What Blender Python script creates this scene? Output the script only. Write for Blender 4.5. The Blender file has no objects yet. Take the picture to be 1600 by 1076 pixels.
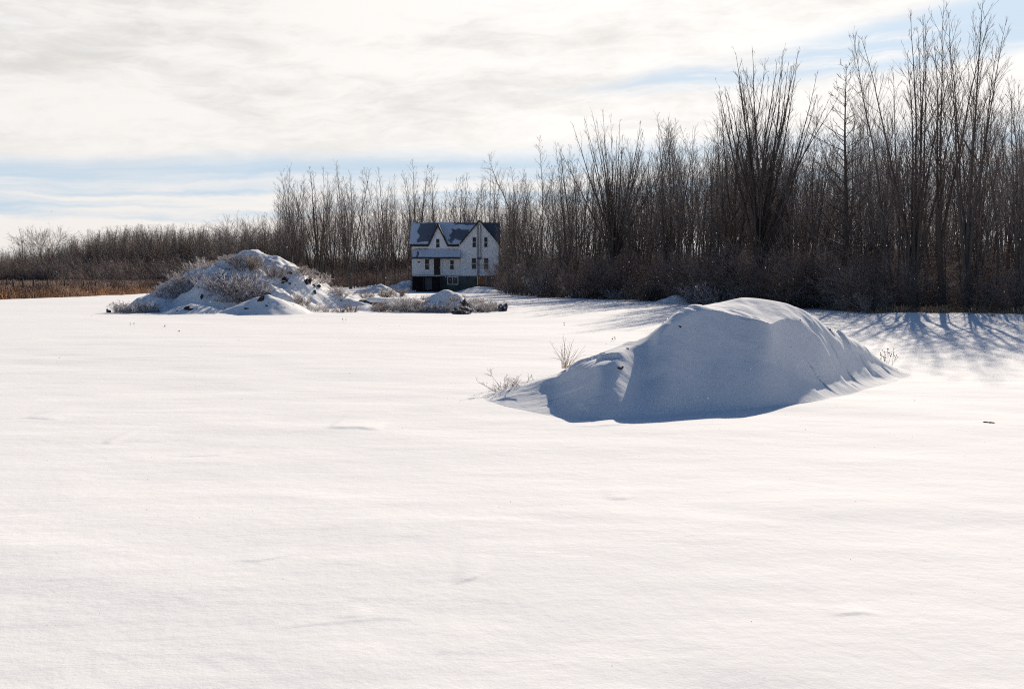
import bpy, math, random
import numpy as np
from mathutils import Vector, Matrix
R = math.radians
scene = bpy.context.scene
C = scene.collection

# ------------------------------------------------------------------ camera
CAMZ = 2.0
FPX = 1500.0
PITCH = math.atan(108 / FPX)
cd = bpy.data.cameras.new('camera'); cam = bpy.data.objects.new('camera', cd); C.objects.link(cam)
cam.location = (0, 0, CAMZ); cam.rotation_euler = (math.pi / 2 - PITCH, 0, 0)
cd.sensor_width = 36; cd.lens = FPX / 1600 * 36; cd.clip_start = 0.05; cd.clip_end = 9000
scene.camera = cam

# ------------------------------------------------------------------ light
SUN_AZ, SUN_EL = 22.0, 25.0        # degrees clockwise from +Y, above the horizon
sd = bpy.data.lights.new('sun', 'SUN'); sun = bpy.data.objects.new('sun', sd); C.objects.link(sun)
sd.energy = 5.0; sd.angle = R(0.5); sd.color = (1.0, 0.88, 0.72)
sdir = Vector((math.sin(R(SUN_AZ)) * math.cos(R(SUN_EL)), math.cos(R(SUN_AZ)) * math.cos(R(SUN_EL)), math.sin(R(SUN_EL))))
sun.rotation_euler = sdir.to_track_quat('Z', 'Y').to_euler(); sun.location = sdir * 100
scene.cycles.use_denoising = False; scene.cycles.filter_width = 1.1; scene.cycles.use_adaptive_sampling = False
scene.view_settings.view_transform = 'Standard'; scene.view_settings.look = 'None'
scene.view_settings.exposure = 0.47; scene.view_settings.gamma = 1

world = bpy.data.worlds.new('World'); scene.world = world; world.use_nodes = True
wt = world.node_tree; wt.nodes.clear()

class NX:
    """tiny expression helper for shader node trees"""
    def __init__(s, nt): s.nt = nt
    def sock(s, n, i, v):
        if v is None: return
        if isinstance(v, bpy.types.NodeSocket): s.nt.links.new(v, n.inputs[i])
        else: n.inputs[i].default_value = v
    def m(s, op, a, b=None, c=None, clamp=False):
        n = s.nt.nodes.new('ShaderNodeMath'); n.operation = op; n.use_clamp = clamp
        s.sock(n, 0, a); s.sock(n, 1, b); s.sock(n, 2, c); return n.outputs[0]
    def add(s, a, b): return s.m('ADD', a, b)
    def sub(s, a, b): return s.m('SUBTRACT', a, b)
    def mul(s, a, b): return s.m('MULTIPLY', a, b)
    def ss(s, v, lo, hi, a=0.0, b=1.0):
        n = s.nt.nodes.new('ShaderNodeMapRange'); n.interpolation_type = 'SMOOTHSTEP'
        s.sock(n, 0, v); s.sock(n, 1, lo); s.sock(n, 2, hi); s.sock(n, 3, a); s.sock(n, 4, b); return n.outputs[0]
    def lin(s, v, lo, hi, a=0.0, b=1.0):
        n = s.nt.nodes.new('ShaderNodeMapRange')
        s.sock(n, 0, v); s.sock(n, 1, lo); s.sock(n, 2, hi); s.sock(n, 3, a); s.sock(n, 4, b); return n.outputs[0]
    def xyz(s, x, y, z=0.0):
        n = s.nt.nodes.new('ShaderNodeCombineXYZ'); s.sock(n, 0, x); s.sock(n, 1, y); s.sock(n, 2, z); return n.outputs[0]
    def sep(s, v):
        n = s.nt.nodes.new('ShaderNodeSeparateXYZ'); s.sock(n, 0, v); return n.outputs
    def noise(s, vec, scale=1.0, detail=4.0, rough=0.5, dist=0.0):
        n = s.nt.nodes.new('ShaderNodeTexNoise'); s.sock(n, 'Vector', vec); s.sock(n, 'Scale', scale)
        s.sock(n, 'Detail', detail); s.sock(n, 'Roughness', rough); s.sock(n, 'Distortion', dist); return n.outputs['Fac']
    def mixc(s, f, a, b):
        n = s.nt.nodes.new('ShaderNodeMix'); n.data_type = 'RGBA'
        s.sock(n, 0, f); s.sock(n, 6, a); s.sock(n, 7, b); return n.outputs[2]
    def mapping(s, vec, scale):
        n = s.nt.nodes.new('ShaderNodeVectorMath'); n.operation = 'MULTIPLY'; s.sock(n, 0, vec); n.inputs[1].default_value = scale; return n.outputs[0]

def build_sky():
    e = NX(wt)
    geo = wt.nodes.new('ShaderNodeTexCoord').outputs['Generated']
    x, y, z = e.sep(geo)
    az = e.m('ARCTAN2', x, y)
    hl = e.m('SQRT', e.add(e.mul(x, x), e.mul(y, y)))
    el = e.m('DIVIDE', z, e.m('MAXIMUM', hl, 0.01))
    sky = wt.nodes.new('ShaderNodeTexSky'); sky.sky_type = 'NISHITA'; sky.sun_disc = False
    sky.sun_elevation = R(SUN_EL); sky.sun_rotation = R(SUN_AZ); sky.altitude = 100
    sky.air_density = 1.15; sky.dust_density = 1.4; sky.ozone_density = 7.0
    # cloud layer, described by direction (azimuth, elevation)
    tilt = e.sub(el, e.mul(az, 0.035))
    warp = e.noise(e.xyz(e.mul(az, 5.0), e.mul(el, 14.0)), 1.0, 6.0, 0.6)
    wv = e.mul(e.sub(warp, 0.5), 0.035)
    tw = e.add(tilt, wv)
    big = e.noise(e.xyz(e.mul(az, 3.2), e.mul(tw, 18.0), 3.1), 1.0, 7.0, 0.55, 0.2)
    streak = e.noise(e.xyz(e.mul(az, 2.6), e.mul(tw, 62.0), 8.3), 1.0, 6.0, 0.55)
    fine = e.noise(e.xyz(e.mul(az, 14.0), e.mul(tw, 70.0), 1.7), 1.0, 8.0, 0.6)
    # upper deck: nearly closed above ~7 deg; lower: thin horizontal streaks
    upper = e.ss(tw, 0.112, 0.138)
    cov_up = e.ss(e.add(big, e.mul(fine, 0.25)), 0.36, 0.50)
    cov_lo = e.mul(e.ss(e.add(streak, e.mul(fine, 0.2)), 0.42, 0.68), e.ss(tw, 0.085, 0.118, 1.0, 0.35))
    cover = e.add(e.mul(upper, e.add(0.45, e.mul(cov_up, 0.55))), e.mul(e.sub(1.0, upper), e.mul(cov_lo, 0.9)))
    # blue wedge opening toward the right
    wc = e.add(0.185, e.mul(e.sub(az, 0.05), 0.105))
    halfw = e.ss(az, -0.02, 0.45, 0.000, 0.028)
    d = e.m('ABSOLUTE', e.sub(e.add(el, e.mul(wv, 0.8)), wc))
    wedge = e.mul(e.ss(e.sub(d, halfw), -0.014, 0.012, 1.0, 0.0), e.ss(az, -0.02, 0.16))
    wedge = e.mul(wedge, e.ss(e.add(streak, e.mul(fine, 0.3)), 0.62, 0.86, 1.0, 0.2))
    cover = e.mul(cover, e.sub(1.0, wedge))
    # milky air at the horizon
    horiz = e.ss(el, -0.01, 0.075, 0.8, 0.0)
    cover = e.m('MAXIMUM', cover, horiz)
    # the deck lies toward the sun; the sky behind the camera and overhead is open
    front = e.mul(e.ss(y, 0.35, 0.75), e.ss(el, 0.31, 0.42, 1.0, 0.0))
    cover = e.mul(cover, front)
    # cloud brightness: thicker parts grey, thin edges bright, brighter toward the sun
    thick = e.noise(e.xyz(e.mul(az, 4.0), e.mul(tw, 20.0), 11.0), 1.0, 7.0, 0.58, 0.3)
    thick2 = e.noise(e.xyz(e.mul(az, 13.0), e.mul(tw, 52.0), 5.0), 1.0, 9.0, 0.68, 0.4)
    tn = e.add(e.mul(thick, 0.55), e.mul(thick2, 0.45))
    shade = e.ss(tn, 0.42, 0.68, 1.0, 0.78)
    shade = e.add(e.mul(shade, e.ss(el, 0.05, 0.17)), e.sub(1.0, e.ss(el, 0.05, 0.17)))
    glow = e.ss(az, -0.5, 0.25, 0.0, 0.12)
    br = e.mul(e.add(shade, glow), 12.4)
    cc = wt.nodes.new('ShaderNodeMix'); cc.data_type = 'RGBA'; cc.blend_type = 'MULTIPLY'; cc.inputs[0].default_value = 1
    tint = e.mixc(e.ss(el, 0.0, 0.13), (1.0, 0.925, 0.85, 1), (1.0, 0.968, 0.935, 1))
    wt.links.new(tint, cc.inputs[6]); wt.links.new(e.xyz(br, br, br), cc.inputs[7])
    # a pale veil over the open blue between the clouds
    veil = e.mixc(e.mul(front, 0.88), sky.outputs[0], (7.9, 9.6, 11.3, 1))
    col = e.mixc(cover, veil, cc.outputs[2])
    bg = wt.nodes.new('ShaderNodeBackground'); wt.links.new(col, bg.inputs[0]); bg.inputs[1].default_value = 0.055
    out = wt.nodes.new('ShaderNodeOutputWorld'); wt.links.new(bg.outputs[0], out.inputs[0])
build_sky()

# ------------------------------------------------------------------ placing helpers
def z_at(v, Y):            # height of something at distance Y that stands at image row v
    dy = math.cos(PITCH) + (538 - v) / FPX * math.sin(PITCH)
    dz = -math.sin(PITCH) + (538 - v) / FPX * math.cos(PITCH)
    return CAMZ + Y * dz / dy
def x_at(u, Y, v=450):
    dy = math.cos(PITCH) + (538 - v) / FPX * math.sin(PITCH)
    return Y * ((u - 800) / FPX) / dy
def Y_at(v, z=0.0):
    dy = math.cos(PITCH) + (538 - v) / FPX * math.sin(PITCH)
    dz = -math.sin(PITCH) + (538 - v) / FPX * math.cos(PITCH)
    return (z - CAMZ) * dy / dz

# ------------------------------------------------------------------ noise
_rng = np.random.default_rng(7)
_T = _rng.random((256, 256))
def vnoise(x, y):
    xi = np.floor(x).astype(int); yi = np.floor(y).astype(int)
    fx = x - xi; fy = y - yi
    fx = fx * fx * fx * (fx * (fx * 6 - 15) + 10); fy = fy * fy * fy * (fy * (fy * 6 - 15) + 10)
    a = _T[xi & 255, yi & 255]; b = _T[(xi + 1) & 255, yi & 255]; c = _T[xi & 255, (yi + 1) & 255]; d = _T[(xi + 1) & 255, (yi + 1) & 255]
    return (a * (1 - fx) + b * fx) * (1 - fy) + (c * (1 - fx) + d * fx) * fy - 0.5
def fbm(x, y, oct=4, g=0.5):
    s = 0; a = 1.0
    for i in range(oct):
        s = s + a * vnoise(x * 2 ** i + 17.3 * i, y * 2 ** i + 5.1 * i); a *= g
    return s
def sst(v, a, b):
    t = np.clip((v - a) / (b - a), 0, 1); return t * t * (3 - 2 * t)

# ------------------------------------------------------------------ materials
def new_mat(name):
    m = bpy.data.materials.new(name); m.use_nodes = True; nt = m.node_tree
    p = nt.nodes['Principled BSDF']; return m, nt, p, NX(nt)
def wpos(nt): return nt.nodes.new('ShaderNodeNewGeometry').outputs['Position']
def lpos(nt): return nt.nodes.new('ShaderNodeTexCoord').outputs['Object']
def set_bump(nt, p, h, strength, dist):
    b = nt.nodes.new('ShaderNodeBump'); b.inputs['Strength'].default_value = strength; b.inputs['Distance'].default_value = dist
    nt.links.new(h, b.inputs['Height']); nt.links.new(b.outputs[0], p.inputs['Normal']); return b

def snow_material(name, crust=1.0, grain=1.0, soil=0.0):
    m, nt, p, e = new_mat(name)
    pos = wpos(nt)
    g = e.noise(pos, 70.0, 4.0, 0.7)
    g2 = e.noise(pos, 9.0, 5.0, 0.6)
    # wind crust: long low scarps, present only here and there
    wrp = e.noise(e.mapping(pos, (0.35, 0.9, 0.9)), 1.0, 3.0, 0.5)
    sv = e.noise(e.mapping(pos, (0.16, 1.0, 1.0)), 1.0, 6.0, 0.62, 0.3)
    # drift scarps: a sharp little rise facing the field's near side, then a long slow fall
    yy = e.sep(pos)[1]
    saw = e.m('FRACT', e.add(e.mul(yy, -0.55), e.mul(sv, 3.6)))
    step = e.mul(saw, 2.1)
    gate = e.ss(e.noise(e.mapping(pos, (0.8, 1.6, 1.6)), 1.0, 3.0, 0.5), 0.47, 0.74)
    step = e.mul(e.mul(step, gate), 0.16 * crust)
    rip = e.noise(e.mapping(pos, (3.0, 16.0, 16.0)), 1.0, 5.0, 0.65)
    h = e.add(e.add(e.mul(g, 0.07 * grain), e.mul(g2, 0.42)), e.add(step, e.mul(rip, 0.08 + 0.3 * (grain > 1.5))))
    set_bump(nt, p, h, 0.6, 0.02)
    base = e.mixc(e.noise(pos, 0.35, 5.0, 0.6), (0.81, 0.81, 0.825, 1), (0.85, 0.85, 0.855, 1))
    if soil > 0:
        sm = e.ss(e.noise(e.mapping(pos, (1.0, 1.0, 1.6)), 1.7, 7.0, 0.66), 0.66 - soil, 0.70 - soil)
        base = e.mixc(sm, base, (0.10, 0.082, 0.07, 1))
    nt.links.new(base, p.inputs['Base Color'])
    p.inputs['Roughness'].default_value = 0.9; p.inputs['Specular IOR Level'].default_value = 0.05
    return m
M = {}
M['snow'] = snow_material('field snow')
M['mound_snow'] = snow_material('wind packed snow', 0.6, 2.0)
M['pile_snow'] = snow_material('snow over soil', 0.3, 2.0, 0.035)

def plain(name, col, col2=None, scale=6.0, rough=0.8, bump=0.3, bd=0.02, stretch=(1, 1, 1), metal=0.0, spec=0.3):
    m, nt, p, e = new_mat(name)
    pos = e.mapping(lpos(nt), stretch)
    n = e.noise(pos, scale, 6.0, 0.6)
    col2 = col2 or tuple(c * 0.7 for c in col)
    nt.links.new(e.mixc(e.ss(n, 0.35, 0.65), (*col2, 1), (*col, 1)), p.inputs['Base Color'])
    p.inputs['Roughness'].default_value = rough; p.inputs['Metallic'].default_value = metal; p.inputs['Specular IOR Level'].default_value = spec
    if bump: set_bump(nt, p, n, bump, bd)
    return m
def frosted(name, bark, frost, lo, hi, amount, scale=3.0, trans=0.5):
    """bark with rime: rime sits on the upper sides and in random patches of twig"""
    m, nt, p, e = new_mat(name)
    geo = nt.nodes.new('ShaderNodeNewGeometry'); nz = e.sep(geo.outputs['Normal'])[2]
    info = nt.nodes.new('ShaderNodeObjectInfo')
    n = e.noise(lpos(nt), scale, 4.0, 0.6)
    rndv = info.outputs['Random']
    f = e.mul(e.ss(e.add(nz, e.mul(e.sub(n, 0.5), 2.2)), lo, hi), amount)
    b = e.mixc(e.noise(lpos(nt), 0.9, 3.0, 0.5), (*[c * 0.75 for c in bark], 1), (*bark, 1))
    gr = sum(bark) / 3; b = e.mixc(e.mul(rndv, 0.8), b, (gr * 1.25, gr * 1.18, gr * 1.15, 1))
    nt.links.new(e.mixc(f, b, (*frost, 1)), p.inputs['Base Color'])
    p.inputs['Roughness'].default_value = 0.85; p.inputs['Specular IOR Level'].default_value = 0.15
    t = nt.nodes.new('ShaderNodeBsdfTranslucent'); t.inputs[0].default_value = (*frost, 1); mx = nt.nodes.new('ShaderNodeMixShader')
    nt.links.new(e.mul(f, trans), mx.inputs[0]); nt.links.new(p.outputs[0], mx.inputs[1]); nt.links.new(t.outputs[0], mx.inputs[2])
    nt.links.new(mx.outputs[0], nt.nodes['Material Output'].inputs[0])
    return m
M['bark'] = frosted('dark bark with a little rime', (0.10, 0.075, 0.06), (0.75, 0.75, 0.8), 0.5, 1.3, 0.45, 2.0)
M['twig'] = frosted('bare twigs with rime', (0.18, 0.125, 0.10), (0.58, 0.53, 0.52), -0.3, 1.0, 0.5, 0.7, 0.2)
M['brush'] = frosted('brown brush twigs', (0.25, 0.15, 0.105), (0.55, 0.49, 0.48), -0.3, 1.1, 0.5, 0.8)
M['far_twig'] = frosted('far woodland twigs', (0.14, 0.105, 0.095), (0.6, 0.6, 0.66), 0.0, 1.1, 0.5, 0.5)
M['rime'] = frosted('rimed weed stems', (0.36, 0.31, 0.28), (0.86, 0.84, 0.86), -1.1, 0.2, 0.95, 3.0, 0.6)
M['rime_brown'] = frosted('rimed brown weed stems', (0.30, 0.19, 0.12), (0.80, 0.76, 0.74), -0.5, 0.8, 0.8, 3.0, 0.6)
M['reed'] = plain('dry orange reed', (0.44, 0.25, 0.13), (0.28, 0.16, 0.09), 0.15, 0.8, 0)
M['reed_pale'] = plain('pale rimed reed', (0.36, 0.27, 0.22), (0.22, 0.15, 0.12), 0.2, 0.8, 0)
M['straw'] = plain('dry straw', (0.42, 0.29, 0.18), (0.26, 0.17, 0.11), 4.0, 0.7, 0)
M['soil'] = plain('frozen soil', (0.07, 0.055, 0.045), (0.035, 0.028, 0.025), 6.0, 0.95, 0.8, 0.05)
M['rock'] = plain('dark rock', (0.12, 0.11, 0.11), (0.05, 0.045, 0.045), 5.0, 0.9, 0.8, 0.05)
M['post'] = plain('weathered post wood', (0.12, 0.095, 0.08), (0.06, 0.045, 0.04), 5.0, 0.9, 0.4, 0.02, (4, 4, 0.5))

# ------------------------------------------------------------------ mesh helpers
def tag(o, label=None, cat=None, group=None, kind=None):
    if label: o['label'] = label
    if cat: o['category'] = cat
    if group: o['group'] = group
    if kind: o['kind'] = kind
    return o
def link(name, me, parent=None):
    o = bpy.data.objects.new(name, me); C.objects.link(o)
    if parent is not None: o.parent = parent
    return o
def empty(name, loc=(0, 0, 0), rz=0.0):
    o = bpy.data.objects.new(name, None); C.objects.link(o); o.location = loc; o.rotation_euler = (0, 0, rz); o.empty_display_size = 0.5
    return o
def np_mesh(name, V, F, mat, smooth=True):
    V = np.asarray(V, dtype=np.float32); F = np.asarray(F, dtype=np.int32)
    me = bpy.data.meshes.new(name); k = F.shape[1]
    me.vertices.add(len(V)); me.vertices.foreach_set('co', V.ravel())
    me.loops.add(F.size); me.loops.foreach_set('vertex_index', F.ravel())
    me.polygons.add(len(F)); me.polygons.foreach_set('loop_start', np.arange(0, F.size, k, dtype=np.int32))
    me.polygons.foreach_set('loop_total', np.full(len(F), k, dtype=np.int32))
    me.polygons.foreach_set('use_smooth', np.full(len(F), smooth))
    me.update(calc_edges=True); me.materials.append(mat); return me
def grid_faces(nr, nc, wrap=False):
    i = np.arange(nr - 1)[:, None]; j = np.arange(nc if wrap else nc - 1)[None, :]; j2 = (j + 1) % nc
    a = i * nc + j; b = i * nc + j2; c = (i + 1) * nc + j2; d = (i + 1) * nc + j
    return np.stack([a, b, c, d], -1).reshape(-1, 4)

def tubes_mesh(name, polys, mat, sides=3):
    """polys: list of (points (n,3), radii (n,)) -> one mesh of tapered tubes"""
    by = {}
    for P, r in polys: by.setdefault(len(P), []).append((P, r))
    VV, FF, off = [], [], 0
    for n, L in by.items():
        P = np.array([l[0] for l in L], dtype=float); r = np.array([l[1] for l in L], dtype=float)
        B = len(L)
        T = np.gradient(P, axis=1); T /= np.linalg.norm(T, axis=2, keepdims=True) + 1e-9
        ref = np.where(np.abs(T[..., 2:3]) < 0.9, np.array([0, 0, 1.0]), np.array([1.0, 0, 0]))
        ref = np.repeat(ref[:, :1], n, axis=1)
        A = np.cross(T, ref); A /= np.linalg.norm(A, axis=2, keepdims=True) + 1e-9
        Bv = np.cross(T, A)
        ang = np.arange(sides) / sides * 2 * np.pi
        V = P[:, :, None, :] + r[:, :, None, None] * (np.cos(ang)[None, None, :, None] * A[:, :, None, :] + np.sin(ang)[None, None, :, None] * Bv[:, :, None, :])
        f = grid_faces(n, sides, True)
        F = (f[None] + (np.arange(B) * n * sides)[:, None, None]).reshape(-1, 4) + off
        VV.append(V.reshape(-1, 3)); FF.append(F); off += B * n * sides
    return np_mesh(name, np.concatenate(VV), np.concatenate(FF), mat)

class MB:
    """collects boxes and polygons into ONE mesh"""
    def __init__(s): s.v = []; s.f = []
    def box(s, x0, x1, y0, y1, z0, z1):
        b = len(s.v); s.v += [(x0, y0, z0), (x1, y0, z0), (x1, y1, z0), (x0, y1, z0), (x0, y0, z1), (x1, y0, z1), (x1, y1, z1), (x0, y1, z1)]
        s.f += [tuple(b + i for i in q) for q in ((0, 3, 2, 1), (4, 5, 6, 7), (0, 1, 5, 4), (1, 2, 6, 5), (2, 3, 7, 6), (3, 0, 4, 7))]; return s
    def prism(s, poly, y0, y1):
        """poly: (x,z) outline, extruded along y"""
        b = len(s.v); n = len(poly)
        s.v += [(p[0], y0, p[1]) for p in poly] + [(p[0], y1, p[1]) for p in poly]
        s.f += [tuple(range(b, b + n)), tuple(range(b + 2 * n - 1, b + n - 1, -1))]
        for i in range(n): j = (i + 1) % n; s.f.append((b + i, b + n + i, b + n + j, b + j))
        return s
    def slab(s, quad, t):
        """four points of the top, thickened by t along minus its normal"""
        b = len(s.v); q = [Vector(p) for p in quad]; nn = (q[1] - q[0]).cross(q[2] - q[0]).normalized()
        s.v += [tuple(p) for p in q] + [tuple(p - nn * t) for p in q]; k = len(q)
        s.f += [tuple(range(b, b + k)), tuple(range(b + 2 * k - 1, b + k - 1, -1))]
        for i in range(k): j = (i + 1) % k; s.f.append((b + i, b + k + i, b + k + j, b + j))
        return s
    def build(s, name, mat, parent=None, bevel=0.0):
        me = bpy.data.meshes.new(name); me.from_pydata(s.v, [], s.f); me.update()
        import bmesh
        bm = bmesh.new(); bm.from_mesh(me); bmesh.ops.recalc_face_normals(bm, faces=bm.faces)
        if bevel: bmesh.ops.bevel(bm, geom=bm.edges[:], offset=bevel, segments=1, affect='EDGES')
        bm.to_mesh(me); bm.free(); me.materials.append(mat); return link(name, me, parent)

# ------------------------------------------------------------------ ground
# wind-cut drift ledges lying on the field: world polylines (traced as image points on the flat field)
_L = [[(385, 992), (440, 979), (520, 971), (600, 966), (650, 967)], [(500, 966), (560, 962), (660, 968)], [(0, 913), (90, 909), (180, 906), (225, 908)], [(235, 1008), (262, 1002)],
      [(262, 893), (318, 884)], [(345, 877), (405, 878), (480, 864)], [(0, 790), (70, 782), (190, 777)], [(268, 785), (310, 783), (360, 780)], [(225, 713), (300, 711), (425, 703)],
      [(625, 942), (675, 925), (712, 917)], [(700, 915), (745, 903), (768, 893)], [(765, 893), (792, 874)], [(828, 806), (868, 803), (905, 800)], [(938, 782), (975, 781), (1003, 775)],
      [(478, 669), (560, 668), (615, 673)], [(605, 728), (630, 730)], [(1025, 800), (1080, 802)], [(1400, 810), (1428, 809)], [(1525, 808), (1560, 807)], [(1400, 880), (1428, 881)], [(985, 910), (1000, 910)],
      [(860, 665), (930, 668), (1005, 662)], [(1440, 718), (1475, 717)], [(0, 655), (40, 653), (100, 656)], [(95, 609), (130, 610)], [(365, 622), (385, 623)], [(1120, 832), (1135, 833)], [(820, 1032), (845, 1030)], [(650, 1020), (700, 1014), (790, 1018)],
      [(150, 690), (210, 694)], [(560, 852), (640, 846)], [(1220, 745), (1300, 741)], [(1290, 960), (1350, 957), (1385, 960)], [(60, 1040), (130, 1032)]]
LEDGES = []
for q in _L:
    if q[-1][0] - q[0][0] < 52: continue
    P = []
    for u, v in q:
        dy = math.cos(PITCH) + (538 - v) / FPX * math.sin(PITCH); dz = -math.sin(PITCH) + (538 - v) / FPX * math.cos(PITCH)
        P.append(((u - 800) / FPX * -CAMZ / dz, -CAMZ * dy / dz))
    LEDGES.append((np.array(sorted(P)), 0.6 + 0.4 * math.sin(len(LEDGES) * 2.3)))
def G(x, y):
    x = np.asarray(x, float); y = np.asarray(y, float); r = np.hypot(x, y)
    h = 0.050 * fbm(x / 5.2 + 40, y / 3.4 + 11, 3) + 0.012 * fbm(x / 1.3, y / 0.7 + 3, 3)
    h = h + 0.14 * fbm(x / 21 + 3, y / 15 + 8, 2) * sst(r, 8, 30)
    h = h - 0.02 - 0.16 * sst(y, 95, 125) * sst(-x, -12, 5)
    h = h * (1 - 0.7 * sst(r, 300, 600))
    for P, am in LEDGES:
        m = (x > P[0, 0]) & (x < P[-1, 0]) & (np.abs(y - P[:, 1].mean()) < 2.5)
        if not np.any(m): continue
        xm, ym = x[m], y[m]; Y0 = P[:, 1].mean(); yl = np.interp(xm, P[:, 0], P[:, 1]) + 0.004 * Y0 * fbm(xm * 3.2 + Y0, xm * 0 + 3, 3)
        e = (P[-1, 0] - P[0, 0]) * .42; fade = sst(xm, P[0, 0], P[0, 0] + e) * (1 - sst(xm, P[-1, 0] - e, P[-1, 0])) * np.clip(0.75 + 2.2 * vnoise(xm * 3.1 + Y0 * 7, xm * 0), 0, 1)
        d = ym - yl; w = 0.0009 * Y0 * Y0 + .006; add = am * (0.0015 + .17 * w) * fade * sst(d, 0, w) * np.exp(-np.maximum(d, 0) / (0.06 * Y0)); hm = np.zeros_like(x); hm[m] = add; h = h + hm
    # low bank where the field meets the right-hand trees
    u = 800 + 1500 * x / np.maximum(y, 1)
    h = h + 0.20 * sst(y, 41.0 + 0.8 * np.sin(x * .9), 43.2) * sst(u, 1330, 1420) * (1 - sst(y, 50, 70))
    return h
def gz(x, y): return float(G(x, y))

def build_ground():
    a = np.concatenate([np.linspace(-35, 35, 700), np.linspace(35, 325, 150)[1:-1]]); a = np.radians(a)
    r = np.concatenate([[0.05, 0.4, 0.9, 1.5, 2.0], np.geomspace(2.3, 34, 820), np.geomspace(34.4, 220, 220), np.geomspace(240, 4500, 40)])
    RR, AA = np.meshgrid(r, a, indexing='ij')
    X = RR * np.sin(AA); Yy = RR * np.cos(AA); Z = G(X, Yy)
    V = np.stack([X, Yy, Z], -1).reshape(-1, 3)
    me = np_mesh('ground', V, grid_faces(len(r), len(a), True)[:, ::-1], M['snow'])
    tag(link('ground', me), kind='structure')
build_ground()

# ------------------------------------------------------------------ snow mounds
def near_mound():
    # per viewing direction: foot, lip and crest of the pile (distance, height)
    K = [ # u,  Yf,   Ym,  zm,   Yl,  v_lip,   Yc,   zc,   Yb
        (735, 15.2, 15.3, 0.00, 15.4, 0.00, 15.9, 0.00, 16.2),
        (775, 14.9, 15.0, 0.01, 15.2, 0.03, 15.9, 0.06, 17.2),
        (830, 14.1, 14.5, 0.04, 15.1, 0.14, 15.6, 0.27, 18.0),
        (870, 13.6, 14.3, 0.08, 15.1, 0.27, 15.3, 0.44, 18.0),
        (905, 13.3, 14.0, 0.19, 14.75, 0.49, 15.0, 0.66, 18.0),
        (940, 13.2, 13.8, 0.36, 14.35, 0.67, 15.1, 0.76, 18.2),
        (968, 13.25, 13.8, 0.36, 14.5, 0.74, 15.3, 0.84, 18.5),
        (988, 13.32, 14.1, 0.36, 14.95, 0.80, 15.6, 0.93, 18.8),
        (1014, 13.42, 14.35, 0.38, 15.1, 0.88, 15.8, 1.04, 19.0),
        (1030, 13.5, 14.3, 0.54, 15.05, 1.08, 15.9, 1.17, 19.2),
        (1050, 13.65, 14.5, 0.62, 15.4, 1.28, 16.0, 1.32, 19.8),
        (1090, 13.9, 14.9, 0.70, 15.8, 1.38, 16.8, 1.47, 20.5),
        (1130, 14.1, 15.1, 0.70, 16.0, 1.40, 17.1, 1.57, 21.0),
        (1160, 14.25, 15.2, 0.68, 16.0, 1.34, 17.3, 1.66, 21.2),
        (1190, 14.4, 15.2, 0.62, 15.9, 1.22, 17.4, 1.64, 21.2),
        (1206, 14.5, 15.3, 0.60, 15.9, 1.17, 17.4, 1.61, 21.2),
        (1222, 14.6, 15.5, 0.56, 16.4, 1.32, 17.3, 1.57, 21.2),
        (1250, 14.75, 15.6, 0.38, 16.75, 1.24, 17.4, 1.45, 21.2),
        (1280, 15.1, 15.9, 0.24, 17.0, 1.02, 17.6, 1.24, 21.2),
        (1310, 15.7, 16.5, 0.17, 17.4, 0.80, 18.0, 0.98, 21.2),
        (1345, 16.5, 17.3, 0.12, 18.1, 0.50, 18.5, 0.64, 21.2),
        (1375, 17.3, 18.0, 0.05, 18.7, 0.22, 19.0, 0.30, 21.0),
        (1405, 18.1, 18.6, 0.01, 19.1, 0.05, 19.4, 0.07, 20.8),
        (1440, 18.9, 19.1, 0.00, 19.4, 0.00, 19.6, 0.00, 20.2),
        (1490, 19.3, 19.5, 0.00, 19.7, 0.00, 20.0, 0.00, 20.4)]
    K = np.array(K); us = np.linspace(735, 1490, 620)
    c = [np.interp(us, K[:, 0], K[:, i]) for i in range(1, 9)]
    ker = np.hanning(25); ker /= ker.sum()
    k2 = np.hanning(65); k2 /= k2.sum()
    c = [np.convolve(np.pad(q, 32, mode='edge'), k2, mode='valid') if i in (0, 1, 2, 5) else np.convolve(np.pad(q, 12, mode='edge'), ker, mode='valid') for i, q in enumerate(c)]
    nt_ = 200; rows = []
    t = np.concatenate([np.linspace(-0.5, 0, 26)[:-1], np.linspace(0, 1, 110), 1 + np.linspace(0, 1, 30)[1:], 2 + np.linspace(0, 1.12, 50)[1:]])
    Yf, Ym, zm, Yl, zl, Yc, zc, Yb = c
    V = np.zeros((len(t), len(us), 3))
    for i, ti in enumerate(t):
        if ti < .5: Y = Yf + (Ym - Yf) * ti * 2; h = zm * ti * 2
        elif ti < 1: Y = Ym + (Yl - Ym) * (ti * 2 - 1); h = zm + (zl - zm) * (ti * 2 - 1)
        elif ti < 2: Y = Yl + (Yc - Yl) * (ti - 1); h = zl + (zc - zl) * (ti - 1)
        else: q = ti - 2; Y = Yc + (Yb - Yc) * q; h = zc * (1 - np.minimum(q, 1.2)) ** 1.0 if q <= 1 else zc * 0 - 0.3 * (q - 1) * np.minimum(zc, 1)
        V[i, :, 0] = Y * (us - 800) / 1500; V[i, :, 1] = Y; V[i, :, 2] = h
    # round lip and crest by smoothing heights along t
    Z = V[:, :, 2].copy()
    for it in range(22):
        Zs = Z.copy(); Zs[26:-1] = (Z[25:-2] + 2 * Z[26:-1] + Z[27:]) / 4; Z = Zs
    Zf = Z.copy(); Zf[t < 0] = -0.012
    for it in range(160):
        Zs = Zf.copy(); Zs[1:-1] = (Zf[:-2] + 2 * Zf[1:-1] + Zf[2:]) / 4; Zf = Zs
    Zf[0] = -0.03
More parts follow.
